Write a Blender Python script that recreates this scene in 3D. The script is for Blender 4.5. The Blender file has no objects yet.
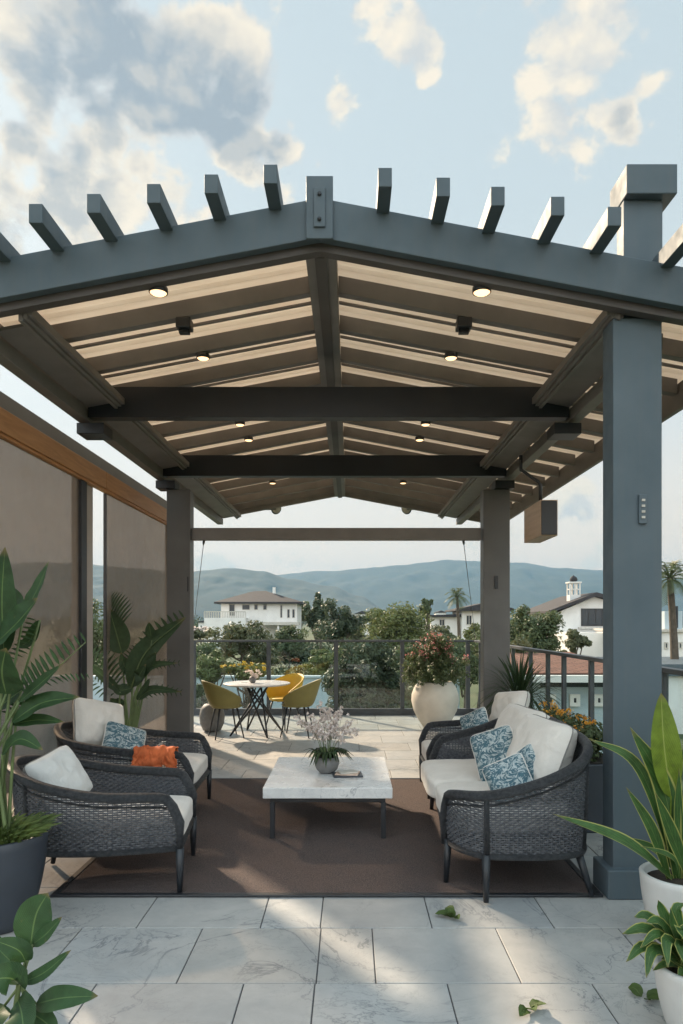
# lighting choices
SX, SY, SEL = .58, .815, 31      # sun stands to the rear left, low
SUNE = 4.2
SKYS = .10
EXPO = 1.22
HAZE = 1.8e-4
CLOUDS = [(150, 75, .20, 1.0), (235, 120, .13, .9), (40, 165, .17, .95), (105, 120, .16, .8), (25, 25, .13, .75), (290, 140, .09, .8), (250, 20, .14, .62), (310, 38, .05, .6), (580, 60, .12, .9), (560, 130, .10, .85), (620, 105, .10, .8), (600, 20, .09, .8),
          (415, 52, .055, .8), (345, 112, .06, .7), (380, 12, .07, .6), (535, 8, .05, .5), (668, 90, .05, .5), (-150, 60, .3, .9), (-100, 260, .3, .9), (850, 100, .25, .8), (560, 520, .16, .5), (640, 480, .14, .5), (250, 565, .2, .4), (440, 600, .2, .35)]
DARKS = [(130, 75, .20), (225, 130, .13), (30, 165, .20), (635, 115, .05), (-150, 100, .3)]
BACK_FILL = 2.9  # added gain on the unseen sky behind the camera, for fill
import bpy, math, random
from mathutils import Vector, Matrix, noise
R = math.radians
V = Vector
scene = bpy.context.scene
COL = scene.collection
rnd = random.Random(7)
EYE = 1.6

def at(px, py, d):
    """world point seen at this place of the photograph, d metres in front of the camera"""
    return V(((px - 350) * d / 700, d, EYE - (py - 622) * d / 700))

# ------------------------------------------------------------------ materials
def newmat(name):
    m = bpy.data.materials.new(name); m.use_nodes = True
    nt = m.node_tree
    return m, nt, nt.nodes['Principled BSDF'], nt.nodes['Material Output']

def N(nt, typ, **kw):
    n = nt.nodes.new(typ)
    for k, v in kw.items():
        if hasattr(n, k) and k not in ('Scale',): setattr(n, k, v)
        else: n.inputs[k].default_value = v
    return n

def mix(nt, fac, a, b, blend='MIX'):
    n = nt.nodes.new('ShaderNodeMix'); n.data_type = 'RGBA'; n.blend_type = blend
    for sock, v in ((n.inputs[0], fac), (n.inputs[6], a), (n.inputs[7], b)):
        if isinstance(v, bpy.types.NodeSocket): nt.links.new(v, sock)
        elif isinstance(v, (int, float)): sock.default_value = v
        else: sock.default_value = (*v, 1)
    return n.outputs[2]

def ramp(nt, src, stops):
    n = nt.nodes.new('ShaderNodeValToRGB'); nt.links.new(src, n.inputs[0])
    e = n.color_ramp.elements
    while len(e) < len(stops): e.new(0.5)
    for el, (p, c) in zip(e, stops):
        el.position = p; el.color = (c, c, c, 1) if isinstance(c, (int, float)) else (*c, 1)
    return n.outputs[0]

def bump(nt, bsdf, h, strength=.3, dist=.01):
    b = nt.nodes.new('ShaderNodeBump'); b.inputs['Strength'].default_value = strength
    b.inputs['Distance'].default_value = dist
    nt.links.new(h, b.inputs['Height']); nt.links.new(b.outputs[0], bsdf.inputs['Normal'])

def coords(nt, kind='Object'):
    return nt.nodes.new('ShaderNodeTexCoord').outputs[kind]

def noisetex(nt, scale, detail=4, rough=.55, dist=0, vec=None):
    n = nt.nodes.new('ShaderNodeTexNoise'); n.inputs['Scale'].default_value = scale
    n.inputs['Detail'].default_value = detail; n.inputs['Roughness'].default_value = rough
    n.inputs['Distortion'].default_value = dist
    nt.links.new(vec if vec is not None else coords(nt), n.inputs['Vector'])
    return n.outputs[0]

def simple(name, c, rough=.6, var=.18, scale=6, bstr=0, bscale=60, metal=0, spec=.5, transl=0):
    m, nt, b, out = newmat(name)
    nz = noisetex(nt, scale)
    f = ramp(nt, nz, [(.3, 0), (.7, 1)])
    lo = [x * (1 - var) for x in c]; hi = [min(1, x * (1 + var)) for x in c]
    nt.links.new(mix(nt, f, lo, hi), b.inputs['Base Color'])
    b.inputs['Roughness'].default_value = rough; b.inputs['Metallic'].default_value = metal
    b.inputs['Specular IOR Level'].default_value = spec
    if bstr: bump(nt, b, noisetex(nt, bscale, 3), bstr, .004)
    if transl:
        t = nt.nodes.new('ShaderNodeBsdfTranslucent'); t.inputs[0].default_value = (*c, 1)
        ms = nt.nodes.new('ShaderNodeMixShader'); ms.inputs[0].default_value = transl
        nt.links.new(b.outputs[0], ms.inputs[1]); nt.links.new(t.outputs[0], ms.inputs[2])
        nt.links.new(ms.outputs[0], out.inputs[0])
    return m

def emis(name, c, s):
    m, nt, b, out = newmat(name)
    b.inputs['Base Color'].default_value = (*c, 1)
    b.inputs['Emission Color'].default_value = (*c, 1); b.inputs['Emission Strength'].default_value = s
    return m

def leafmat(name, c, mid, rough=.4, transl=.25, edge=None, scale=9):
    """leaf blades: UV u across (0..1), v along; pale midrib, faint side veins"""
    m, nt, b, out = newmat(name)
    uv = coords(nt, 'UV'); sp = nt.nodes.new('ShaderNodeSeparateXYZ'); nt.links.new(uv, sp.inputs[0])
    a = nt.nodes.new('ShaderNodeMath'); a.operation = 'SUBTRACT'; a.inputs[1].default_value = .5; nt.links.new(sp.outputs[0], a.inputs[0])
    ab = nt.nodes.new('ShaderNodeMath'); ab.operation = 'ABSOLUTE'; nt.links.new(a.outputs[0], ab.inputs[0])
    rib = ramp(nt, ab.outputs[0], [(.0, .8), (.012, .6), (.03, 0)])
    w = nt.nodes.new('ShaderNodeTexWave'); w.inputs['Scale'].default_value = scale; w.inputs['Distortion'].default_value = .6
    cb = nt.nodes.new('ShaderNodeCombineXYZ')
    s2 = nt.nodes.new('ShaderNodeMath'); s2.operation = 'MULTIPLY_ADD'; s2.inputs[1].default_value = -.6
    nt.links.new(ab.outputs[0], s2.inputs[0]); nt.links.new(sp.outputs[1], s2.inputs[2])
    nt.links.new(s2.outputs[0], cb.inputs[0]); nt.links.new(cb.outputs[0], w.inputs['Vector'])
    nz = ramp(nt, noisetex(nt, 14), [(.3, 0), (.7, 1)])
    base = mix(nt, nz, [x * .7 for x in c], [x * 1.25 for x in c])
    base = mix(nt, .12, base, w.outputs[0], 'OVERLAY')
    base = mix(nt, rib, base, mid)
    tip = ramp(nt, sp.outputs[1], [(.90, 0), (.99, .75)])
    base = mix(nt, tip, base, (.20, .14, .06))
    bl = ramp(nt, noisetex(nt, 38, 5, .7), [(.62, 0), (.72, .45)]); base = mix(nt, bl, base, (.13, .12, .045))
    if edge:
        e = ramp(nt, ab.outputs[0], [(.40, 0), (.44, 1)]); base = mix(nt, e, base, edge)
    nt.links.new(base, b.inputs['Base Color']); b.inputs['Roughness'].default_value = rough; b.inputs['Specular IOR Level'].default_value = .28
    bump(nt, b, w.outputs[0], .25, .003)
    t = nt.nodes.new('ShaderNodeBsdfTranslucent'); nt.links.new(base, t.inputs[0])
    ms = nt.nodes.new('ShaderNodeMixShader'); ms.inputs[0].default_value = transl
    nt.links.new(b.outputs[0], ms.inputs[1]); nt.links.new(t.outputs[0], ms.inputs[2]); nt.links.new(ms.outputs[0], out.inputs[0])
    return m

def foliage(name, c, c2, transl=.3):
    """tree leaves: colour differs from leaf to leaf"""
    m, nt, b, out = newmat(name)
    g = nt.nodes.new('ShaderNodeNewGeometry')
    base = mix(nt, g.outputs['Random Per Island'], c, c2)
    nz = ramp(nt, noisetex(nt, .9), [(.35, 0), (.65, 1)])
    base = mix(nt, nz, base, mix(nt, .5, base, c2))
    nt.links.new(base, b.inputs['Base Color']); b.inputs['Roughness'].default_value = .55
    t = nt.nodes.new('ShaderNodeBsdfTranslucent'); nt.links.new(base, t.inputs[0])
    ms = nt.nodes.new('ShaderNodeMixShader'); ms.inputs[0].default_value = transl
    nt.links.new(b.outputs[0], ms.inputs[1]); nt.links.new(t.outputs[0], ms.inputs[2]); nt.links.new(ms.outputs[0], out.inputs[0])
    return m

M = {}
def steelmat():
    m, nt, b, out = newmat('painted_steel')
    co = coords(nt); mp = nt.nodes.new('ShaderNodeMapping'); mp.inputs['Scale'].default_value = (9, 9, .5); nt.links.new(co, mp.inputs[0])
    st = ramp(nt, noisetex(nt, 2.2, 6, .65, .3, mp.outputs[0]), [(.40, 0), (.75, 1)])
    pa = ramp(nt, noisetex(nt, 1.6, 5, .6, 0, co), [(.3, 0), (.7, 1)])
    c = mix(nt, pa, (.068, .094, .112), (.086, .114, .134))
    c = mix(nt, mix(nt, .30, (0, 0, 0), st), c, (.105, .115, .118))
    nt.links.new(c, b.inputs['Base Color'])
    nt.links.new(ramp(nt, noisetex(nt, 7, 5, .6, 0, co), [(.3, .48), (.7, .72)]), b.inputs['Roughness'])
    b.inputs['Specular IOR Level'].default_value = .35
    bump(nt, b, noisetex(nt, 140, 4, .6, 0, co), .12, .003)
    return m
M['steel'] = steelmat()
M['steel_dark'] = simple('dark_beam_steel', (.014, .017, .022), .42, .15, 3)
M['rafter'] = simple('rafter_paint', (.19, .172, .16), .55, .15, 3)
M['black_metal'] = simple('black_metal', (.02, .022, .026), .4, .2, 8)
M['rail'] = simple('railing_metal', (.055, .062, .07), .45, .2, 5)
M['beige_frame'] = simple('frame_paint', (.17, .155, .14), .5, .1, 3)
M['grout'] = simple('grout', (.10, .10, .105), .9)
M['soil'] = simple('soil', (.03, .022, .015), .95, .4, 30, .6, 80)
M['lens'] = emis('lamp_lens', (1.0, .66, .34), 1.0)
M['throw'] = simple('orange_throw', (.50, .115, .035), .9, .25, 9, .5, 150)
M['piping'] = simple('cushion_piping', (.22, .21, .20), .8)
M['bark'] = simple('bark', (.09, .07, .05), .9, .3, 5, .5, 20)
M['urn'] = simple('urn_plaster', (.62, .56, .48), .7, .1, 4, .25, 30)
M['pot_dark'] = simple('dark_pot', (.035, .042, .055), .45, .12, 6, .08, 60)
M['pot_white'] = simple('white_pot', (.56, .55, .53), .5, .07, 5, .08, 60)
M['pot_grey'] = simple('grey_pot', (.18, .18, .18), .6, .15, 20, .2, 80)
M['plaster_white'] = simple('white_plaster', (.72, .70, .67), .8, .08, .6)
M['plaster_blue'] = simple('pale_blue_render', (.42, .50, .54), .8, .08, .5)
M['roof_dark'] = simple('dark_roof', (.032, .029, .032), .8, .25, 2)
M['win_dark'] = simple('window_glass', (.03, .04, .05), .12, .1, 1)
M['olive'] = simple('olive_shell', (.22, .19, .06), .55, .1, 6)
M['yellow'] = simple('yellow_shell', (.62, .40, .03), .55, .1, 6)
M['cream_trim'] = simple('cream_trim', (.5, .47, .42), .7)
M['paper'] = simple('paper', (.55, .42, .34), .7, .3, 12)

def wood(name, a, b_, sc=(1, .08, 1)):
    m, nt, b, out = newmat(name)
    mp = nt.nodes.new('ShaderNodeMapping'); mp.inputs['Scale'].default_value = sc
    nt.links.new(coords(nt), mp.inputs[0])
    nz = noisetex(nt, 22, 6, .6, 1.2, mp.outputs[0])
    nt.links.new(mix(nt, ramp(nt, nz, [(.3, 0), (.7, 1)]), a, b_), b.inputs['Base Color'])
    b.inputs['Roughness'].default_value = .5; bump(nt, b, nz, .15, .003)
    return m
M['post_sunlit'] = simple('sunlit_post_paint', (.46, .41, .38), .5, .1, 3)  # lighter frame paint, sunlight on this post put into the colour
M['trim_dark'] = simple('trim_paint', (.075, .065, .06), .55, .15, 3)
M['post_dark'] = simple('rear_post_paint', (.115, .110, .105), .5, .12, 3)
M['tan_wood'] = wood('tan_wood', (.40, .27, .18), (.54, .39, .27))
M['timber'] = wood('copper_timber', (.42, .19, .07), (.60, .30, .13))

def panelmat():
    m, nt, b, out = newmat('roof_panel')
    mp = nt.nodes.new('ShaderNodeMapping'); mp.inputs['Scale'].default_value = (.35, 5, 5)
    nt.links.new(coords(nt), mp.inputs[0])
    nz = noisetex(nt, 3, 5, .6, .3, mp.outputs[0])
    c = mix(nt, ramp(nt, nz, [(.3, 0), (.7, 1)]), (.78, .70, .61), (.86, .80, .72))
    nt.links.new(c, b.inputs['Base Color']); b.inputs['Roughness'].default_value = .6
    t = nt.nodes.new('ShaderNodeBsdfTranslucent'); nt.links.new(c, t.inputs[0])
    ms = nt.nodes.new('ShaderNodeMixShader'); ms.inputs[0].default_value = .50
    nt.links.new(b.outputs[0], ms.inputs[1]); nt.links.new(t.outputs[0], ms.inputs[2]); nt.links.new(ms.outputs[0], out.inputs[0])
    return m
M['panel'] = panelmat()

def meshfabric():
    """openweave roller screen: fine dark threads with holes between"""
    m, nt, b, out = newmat('screen_mesh')
    c = mix(nt, ramp(nt, noisetex(nt, 3), [(.3, 0), (.7, 1)]), (.205, .168, .142), (.25, .21, .18))
    w = nt.nodes.new('ShaderNodeTexWave'); w.bands_direction = 'Z'; w.inputs['Scale'].default_value = 60
    nt.links.new(coords(nt), w.inputs['Vector'])
    c = mix(nt, .25, c, w.outputs[0], 'OVERLAY')
    nt.links.new(c, b.inputs['Base Color']); b.inputs['Roughness'].default_value = .9
    tr = nt.nodes.new('ShaderNodeBsdfTransparent'); tr.inputs[0].default_value = (.96, .90, .85, 1)
    ms = nt.nodes.new('ShaderNodeMixShader'); ms.inputs[0].default_value = .40
    nt.links.new(b.outputs[0], ms.inputs[1]); nt.links.new(tr.outputs[0], ms.inputs[2]); nt.links.new(ms.outputs[0], out.inputs[0])
    return m
M['screen'] = meshfabric()

def glassmat():
    m, nt, b, out = newmat('railing_glass')
    tr = nt.nodes.new('ShaderNodeBsdfTransparent'); tr.inputs[0].default_value = (.90, .95, .95, 1)
    gl = nt.nodes.new('ShaderNodeBsdfGlossy'); gl.inputs['Roughness'].default_value = .02
    ms = nt.nodes.new('ShaderNodeMixShader'); ms.inputs[0].default_value = .05
    nt.links.new(tr.outputs[0], ms.inputs[1]); nt.links.new(gl.outputs[0], ms.inputs[2])
    nt.links.new(ms.outputs[0], out.inputs[0])
    return m
M['glass'] = glassmat()

def marble(name, lo, hi, vein, vscale=1.3, rough=.35, attr=True, vmax=.8):
    m, nt, b, out = newmat(name)
    co = coords(nt)
    cl = ramp(nt, noisetex(nt, 1.6, 6, .6, .6, co), [(.3, 0), (.7, 1)])
    base = mix(nt, cl, lo, hi)
    # thin wandering veins: where a distorted noise crosses its middle value
    n1 = noisetex(nt, vscale, 7, .62, 1.1, co)
    v = ramp(nt, n1, [(.488, 0), (.499, 1), (.510, 0)])
    nf = noisetex(nt, vscale * 2.7, 8, .65, 1.6, co); v = mix(nt, .5, v, ramp(nt, nf, [(.488, 0), (.5, 1), (.512, 0)]), 'ADD')
    n2 = ramp(nt, noisetex(nt, 1.1, 3, .5, 0, co), [(.40, 0), (.58, vmax)])
    vm = nt.nodes.new('ShaderNodeMath'); vm.operation = 'MULTIPLY'; nt.links.new(v, vm.inputs[0]); nt.links.new(n2, vm.inputs[1])
    base = mix(nt, vm.outputs[0], base, vein)
    n3 = ramp(nt, noisetex(nt, 9, 6, .7, .4, co), [(.35, .0), (.8, .28)])
    base = mix(nt, n3, base, vein)
    if attr:
        a = nt.nodes.new('ShaderNodeAttribute'); a.attribute_name = 'tint'
        base = mix(nt, 1.0, base, a.outputs['Color'], 'MULTIPLY')
    nt.links.new(base, b.inputs['Base Color'])
    rg = ramp(nt, noisetex(nt, 5, 5, .6, 0, co), [(.3, rough - .08), (.7, rough + .15)])
    nt.links.new(rg, b.inputs['Roughness'])
    bump(nt, b, noisetex(nt, 40, 4, .6, 0, co), .08, .003)
    return m
M['tile'] = marble('marble_tile', (.34, .345, .345), (.47, .46, .44), (.17, .18, .19), 1.25, .42, True, 1.0)
M['table_marble'] = marble('table_marble', (.60, .60, .60), (.74, .73, .71), (.25, .26, .28), 2.2, .25, False, .9)

def rugmat():
    m, nt, b, out = newmat('rug_weave')
    co = coords(nt)
    n = ramp(nt, noisetex(nt, 130, 3, .7, 0, co), [(.38, 0), (.62, 1)])
    n2 = ramp(nt, noisetex(nt, 5, 4, .6, 0, co), [(.3, 0), (.7, 1)])
    c = mix(nt, n, (.038, .034, .035), (.145, .112, .103))
    c = mix(nt, n2, c, mix(nt, .5, c, (.12, .085, .075)))
    nt.links.new(c, b.inputs['Base Color']); b.inputs['Roughness'].default_value = .95; b.inputs['Specular IOR Level'].default_value = .2
    bump(nt, b, noisetex(nt, 240, 2, .6, 0, co), .8, .006)
    return m
M['rug'] = rugmat()

def clothmat(name, c, c2):
    m, nt, b, out = newmat(name)
    co = coords(nt)
    n = ramp(nt, noisetex(nt, 7, 4, .6, 0, co), [(.3, 0), (.7, 1)])
    nt.links.new(mix(nt, n, c, c2), b.inputs['Base Color'])
    b.inputs['Roughness'].default_value = .9; b.inputs['Sheen Weight'].default_value = .2
    w = noisetex(nt, 260, 2, .5, 0, co)
    mm = nt.nodes.new('ShaderNodeMath'); mm.operation = 'MULTIPLY_ADD'; mm.inputs[1].default_value = .08
    nt.links.new(w, mm.inputs[0]); nt.links.new(noisetex(nt, 9, 3, .5, 1.2, co), mm.inputs[2])
    bump(nt, b, mm.outputs[0], .45, .025)
    return m
M['cream'] = clothmat('cream_cloth', (.66, .62, .57), (.73, .69, .64))
M['bluegrey'] = clothmat('pale_cloth', (.60, .61, .60), (.68, .68, .66))

def damask():
    m, nt, b, out = newmat('scroll_pattern_cloth')
    co = coords(nt, 'UV')
    w = noisetex(nt, 3.4, 3, .55, 2.6, co)
    f = ramp(nt, w, [(.40, 0), (.44, 1), (.52, 1), (.56, 0)])
    w2 = nt.nodes.new('ShaderNodeTexVoronoi'); w2.feature = 'DISTANCE_TO_EDGE'; w2.inputs['Scale'].default_value = 9
    nt.links.new(co, w2.inputs['Vector'])
    f2 = ramp(nt, w2.outputs[0], [(.02, 1), (.06, 0)])
    c = mix(nt, f, (.40, .45, .455), (.05, .115, .15))
    c = mix(nt, mix(nt, .4, (0, 0, 0), f2), c, (.10, .19, .225))
    nt.links.new(c, b.inputs['Base Color']); b.inputs['Roughness'].default_value = .9
    bump(nt, b, noisetex(nt, 300, 2, .5, 0, co), .2, .003)
    return m
M['damask'] = damask()

def wickermat(name, c, c2, rim=False):
    m, nt, b, out = newmat(name)
    n = ramp(nt, noisetex(nt, 45, 3, .6), [(.35, 0), (.65, 1)])
    base = mix(nt, n, c, c2)
    b.inputs['Roughness'].default_value = .5
    if rim:
        w = nt.nodes.new('ShaderNodeTexWave'); w.bands_direction = 'DIAGONAL'; w.inputs['Scale'].default_value = 22
        nt.links.new(coords(nt, 'UV'), w.inputs['Vector'])
        base = mix(nt, w.outputs[0], mix(nt, .6, base, (0, 0, 0)), base)
        bump(nt, b, w.outputs[0], .9, .006)
    nt.links.new(base, b.inputs['Base Color'])
    return m
M['wicker'] = wickermat('wicker_strands', (.035, .040, .050), (.10, .104, .115))
M['wicker_rim'] = wickermat('wicker_rim', (.04, .045, .055), (.105, .11, .12), True)

def tiledroof(name, a, b2):
    m, nt, b, out = newmat(name)
    co = coords(nt)
    br = nt.nodes.new('ShaderNodeTexBrick'); br.inputs['Scale'].default_value = 2.2
    br.inputs['Color1'].default_value = (*a, 1); br.inputs['Color2'].default_value = (*b2, 1)
    br.inputs['Mortar'].default_value = (a[0] * .35, a[1] * .35, a[2] * .35, 1); br.inputs['Mortar Size'].default_value = .04
    br.inputs['Brick Width'].default_value = .7; br.inputs['Row Height'].default_value = .5
    nt.links.new(co, br.inputs['Vector'])
    c = mix(nt, ramp(nt, noisetex(nt, 1.5, 4, .6, 0, co), [(.3, 0), (.7, .6)]), br.outputs[0], (a[0]*.5, a[1]*.55, a[2]*.6))
    nt.links.new(c, b.inputs['Base Color']); b.inputs['Roughness'].default_value = .85
    return m
M['redroof'] = tiledroof('red_roof_tiles', (.20, .075, .05), (.28, .12, .085))

# leaves
M['lf_big'] = leafmat('paddle_leaf', (.026, .060, .020), (.14, .21, .07), .48, .2)
M['lf_palm'] = leafmat('frond_leaf', (.032, .058, .024), (.11, .16, .06), .5, .2)
M['lf_ficus'] = leafmat('ficus_leaf', (.036, .082, .032), (.14, .22, .08), .45, .25)
M['lf_fallen'] = leafmat('fallen_leaf', (.07, .11, .03), (.16, .22, .08), .6, .2)
M['lf_snake'] = leafmat('strap_leaf', (.05, .11, .03), (.12, .18, .06), .35, .2, (.34, .34, .10), 3)
M['lf_lime'] = leafmat('lime_leaf', (.17, .24, .03), (.38, .42, .12), .35, .35)
M['lf_grass'] = leafmat('grass_blade', (.09, .13, .035), (.12, .16, .05), .5, .3)
M['stem'] = simple('plant_stem', (.10, .14, .05), .6, .2, 10)
M['pink'] = foliage('pink_petals', (.66, .16, .17), (.80, .40, .36))
M['white_pet'] = foliage('white_petals', (.70, .60, .56), (.82, .76, .72))
M['orange_pet'] = foliage('orange_petals', (.75, .26, .03), (.80, .45, .06))
M['yellow_pet'] = foliage('yellow_petals', (.70, .38, .02), (.60, .42, .05))
M['fo_dark'] = foliage('dark_foliage', (.036, .060, .032), (.085, .11, .062))
M['fo_mid'] = foliage('mid_foliage', (.06, .09, .034), (.115, .145, .065))
M['fo_light'] = foliage('light_foliage', (.08, .11, .03), (.15, .17, .06))
M['fo_olive'] = foliage('olive_foliage', (.08, .095, .04), (.13, .14, .07))
M['fo_far'] = foliage('far_foliage', (.03, .05, .02), (.07, .09, .04))

# ------------------------------------------------------------------ mesh builder
class MB:
    def __init__(s): s.v = []; s.f = []; s.uv = []; s.sm = []
    def add(s, vs, fs, smooth=False, uvs=None):
        o = len(s.v); s.v += [V(p) for p in vs]
        for i, f in enumerate(fs):
            s.f.append([o + k for k in f]); s.sm.append(smooth)
            s.uv.append(uvs[i] if uvs else [(0, 0)] * len(f))
        return s
    def box(s, x0, x1, y0, y1, z0, z1, mt=None):
        p = [V((x, y, z)) for z in (z0, z1) for y in (y0, y1) for x in (x0, x1)]
        if mt: p = [mt @ q for q in p]
        return s.add(p, [(0, 2, 3, 1), (4, 5, 7, 6), (0, 1, 5, 4), (2, 6, 7, 3), (0, 4, 6, 2), (1, 3, 7, 5)])
    def prism_y(s, poly, y0, y1):
        """poly: (x, z) points counter-clockwise seen from -y"""
        n = len(poly); p = [(x, y0, z) for x, z in poly] + [(x, y1, z) for x, z in poly]
        f = [tuple(range(n)), tuple(range(2 * n - 1, n - 1, -1))] + [((i + 1) % n, i, n + i, n + (i + 1) % n) for i in range(n)]
        return s.add(p, f)
    def prism_z(s, poly, z0, z1):
        n = len(poly); p = [(x, y, z0) for x, y in poly] + [(x, y, z1) for x, y in poly]
        f = [tuple(range(n - 1, -1, -1)), tuple(range(n, 2 * n))] + [(i, (i + 1) % n, n + (i + 1) % n, n + i) for i in range(n)]
        return s.add(p, f)
    def tube(s, pts, r, n=8, cap=True, flat=None, up=None):
        pts = [V(p) for p in pts]; m = len(pts)
        rr = r if isinstance(r, (list, tuple)) else [r] * m
        vs = []; L = 0; Ls = []
        prev = None
        for i, p in enumerate(pts):
            d = (pts[min(i + 1, m - 1)] - pts[max(i - 1, 0)])
            if d.length < 1e-9: d = V((0, 0, 1))
            d.normalize()
            if i: L += (p - pts[i - 1]).length
            Ls.append(L)
            ref = V(up) if up is not None else (prev if prev is not None else (V((0, 0, 1)) if abs(d.z) < .9 else V((1, 0, 0))))
            a = ref - d * ref.dot(d)
            if a.length < 1e-6: a = d.orthogonal()
            a.normalize(); b = d.cross(a); prev = a
            for k in range(n):
                t = 2 * math.pi * (k + (.5 if n == 4 else 0)) / n
                w = (flat or 1)
                vs.append(p + a * math.cos(t) * rr[i] + b * math.sin(t) * rr[i] * w)
        fs = []; uvs = []
        for i in range(m - 1):
            for k in range(n):
                k2 = (k + 1) % n
                fs.append((i * n + k, i * n + k2, (i + 1) * n + k2, (i + 1) * n + k))
                uvs.append([(Ls[i], k / n), (Ls[i], (k + 1) / n), (Ls[i + 1], (k + 1) / n), (Ls[i + 1], k / n)])
        if cap:
            fs.append(tuple(range(n - 1, -1, -1))); uvs.append([(0, 0)] * n)
            fs.append(tuple((m - 1) * n + k for k in range(n))); uvs.append([(0, 0)] * n)
        return s.add(vs, fs, n > 4, uvs)
    def lathe(s, prof, c=(0, 0, 0), n=32):
        c = V(c); vs = []
        for r, z in prof:
            for k in range(n):
                a = 2 * math.pi * k / n; vs.append(c + V((r * math.cos(a), r * math.sin(a), z)))
        fs = [(i * n + k, i * n + (k + 1) % n, (i + 1) * n + (k + 1) % n, (i + 1) * n + k) for i in range(len(prof) - 1) for k in range(n)]
        fs.append(tuple(range(n - 1, -1, -1))); fs.append(tuple((len(prof) - 1) * n + k for k in range(n)))
        return s.add(vs, fs, True)
    def grid(s, fn, nu, nv, smooth=True):
        vs = [fn(i / nu, j / nv) for j in range(nv + 1) for i in range(nu + 1)]
        fs = []; uvs = []
        for j in range(nv):
            for i in range(nu):
                a = j * (nu + 1) + i; fs.append((a, a + 1, a + nu + 2, a + nu + 1))
                uvs.append([(i / nu, j / nv), ((i + 1) / nu, j / nv), ((i + 1) / nu, (j + 1) / nv), (i / nu, (j + 1) / nv)])
        return s.add(vs, fs, smooth, uvs)
    def leaf(s, pts, width, up=(0, 0, 1), fold=.25, prof=None, nseg=10, ripple=0, tipw=0, seed=0):
        """blade along a smooth curve through pts"""
        c = spline(pts, nseg); m = len(c); up = V(up)
        prof = prof or (lambda t: math.sin(math.pi * min(1, t ** .75)) ** .8 if 0 < t < 1 else 0)
        vs = []
        for i, p in enumerate(c):
            d = (c[min(i + 1, m - 1)] - c[max(i - 1, 0)]).normalized()
            side = d.cross(up)
            if side.length < 1e-4: side = d.orthogonal()
            side.normalize(); nn = side.cross(d)
            t = i / (m - 1); w = width * .5 * max(prof(t), 0.015)
            rp = ripple * math.sin(t * 17 + seed)
            for k, u in enumerate((-1, -.5, 0, .5, 1)):
                vs.append(p + side * u * w + nn * (abs(u) * w * fold + rp * abs(u) * w * (1 if u > 0 else -1)))
        fs = []; uvs = []
        for i in range(m - 1):
            for k in range(4):
                a = i * 5 + k; fs.append((a, a + 1, a + 6, a + 5))
                u0, u1, v0, v1 = k / 4, (k + 1) / 4, i / (m - 1), (i + 1) / (m - 1)
                uvs.append([(u0, v0), (u1, v0), (u1, v1), (u0, v1)])
        return s.add(vs, fs, True, uvs)
    def build(s, name, mat, parent=None, loc=None, bevel=0, kind=None, seg=2, rot=0):
        """one mesh object; vertices were given in world coordinates"""
        me = bpy.data.meshes.new(name)
        org = V(loc) if loc is not None else (V(ORG[parent.name]) if parent is not None else V((0, 0, 0)))
        me.from_pydata([tuple(p - org) for p in s.v], [], s.f)
        me.polygons.foreach_set('use_smooth', s.sm)
        ul = me.uv_layers.new(name='UVMap'); flat = [c for f in s.uv for q in f for c in q]
        ul.data.foreach_set('uv', flat)
        me.update()
        o = bpy.data.objects.new(name, me); COL.objects.link(o)
        me.materials.append(M[mat] if isinstance(mat, str) else mat)
        if parent is not None:
            o.parent = parent; o.location = org - V(ORG[parent.name]); ORG[o.name] = org
        else:
            o.location = org; ORG[o.name] = org
        if rot: o.rotation_euler.z = rot
        if bevel:
            b = o.modifiers.new('bevel', 'BEVEL'); b.width = bevel; b.segments = seg; b.limit_method = 'ANGLE'; b.angle_limit = R(40)
        if kind: o['kind'] = kind
        return o
ORG = {}

def spline(pts, n):
    """Catmull-Rom through pts, n points per whole curve (+1)"""
    P = [V(p) for p in pts]
    if len(P) == 2: return [P[0].lerp(P[1], i / n) for i in range(n + 1)]
    Q = [P[0] * 2 - P[1]] + P + [P[-1] * 2 - P[-2]]
    out = []; k = len(P) - 1
    for i in range(n + 1):
        t = i / n * k; j = min(int(t), k - 1); u = t - j
        a, b, c, d = Q[j:j + 4]
        out.append(.5 * ((2 * b) + (c - a) * u + (2 * a - 5 * b + 4 * c - d) * u * u + (3 * b - a - 3 * c + d) * u ** 3))
    return out
def resample(pts, step):
    c = spline(pts, 400); L = [0]
    for i in range(1, len(c)): L.append(L[-1] + (c[i] - c[i - 1]).length)
    n = max(2, round(L[-1] / step)); out = []; j = 0
    for k in range(n + 1):
        t = L[-1] * k / n
        while j < len(L) - 2 and L[j + 1] < t: j += 1
        out.append(c[j].lerp(c[j + 1], (t - L[j]) / max(1e-9, L[j + 1] - L[j])))
    return out

def thing(name, label, cat, loc=(0, 0, 0), group=None):
    o = bpy.data.objects.new(name, None); COL.objects.link(o); o.empty_display_size = .1
    o.location = loc; ORG[o.name] = V(loc)
    o['label'] = label; o['category'] = cat
    if group: o['group'] = group
    return o
def tag(o, label, cat, group=None):
    o['label'] = label; o['category'] = cat
    if group: o['group'] = group
    return o
def copy_tree(o, parent=None):
    c = o.copy(); COL.objects.link(c); c.parent = parent
    for ch in list(o.children): copy_tree(ch, c)
    return c
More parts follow.
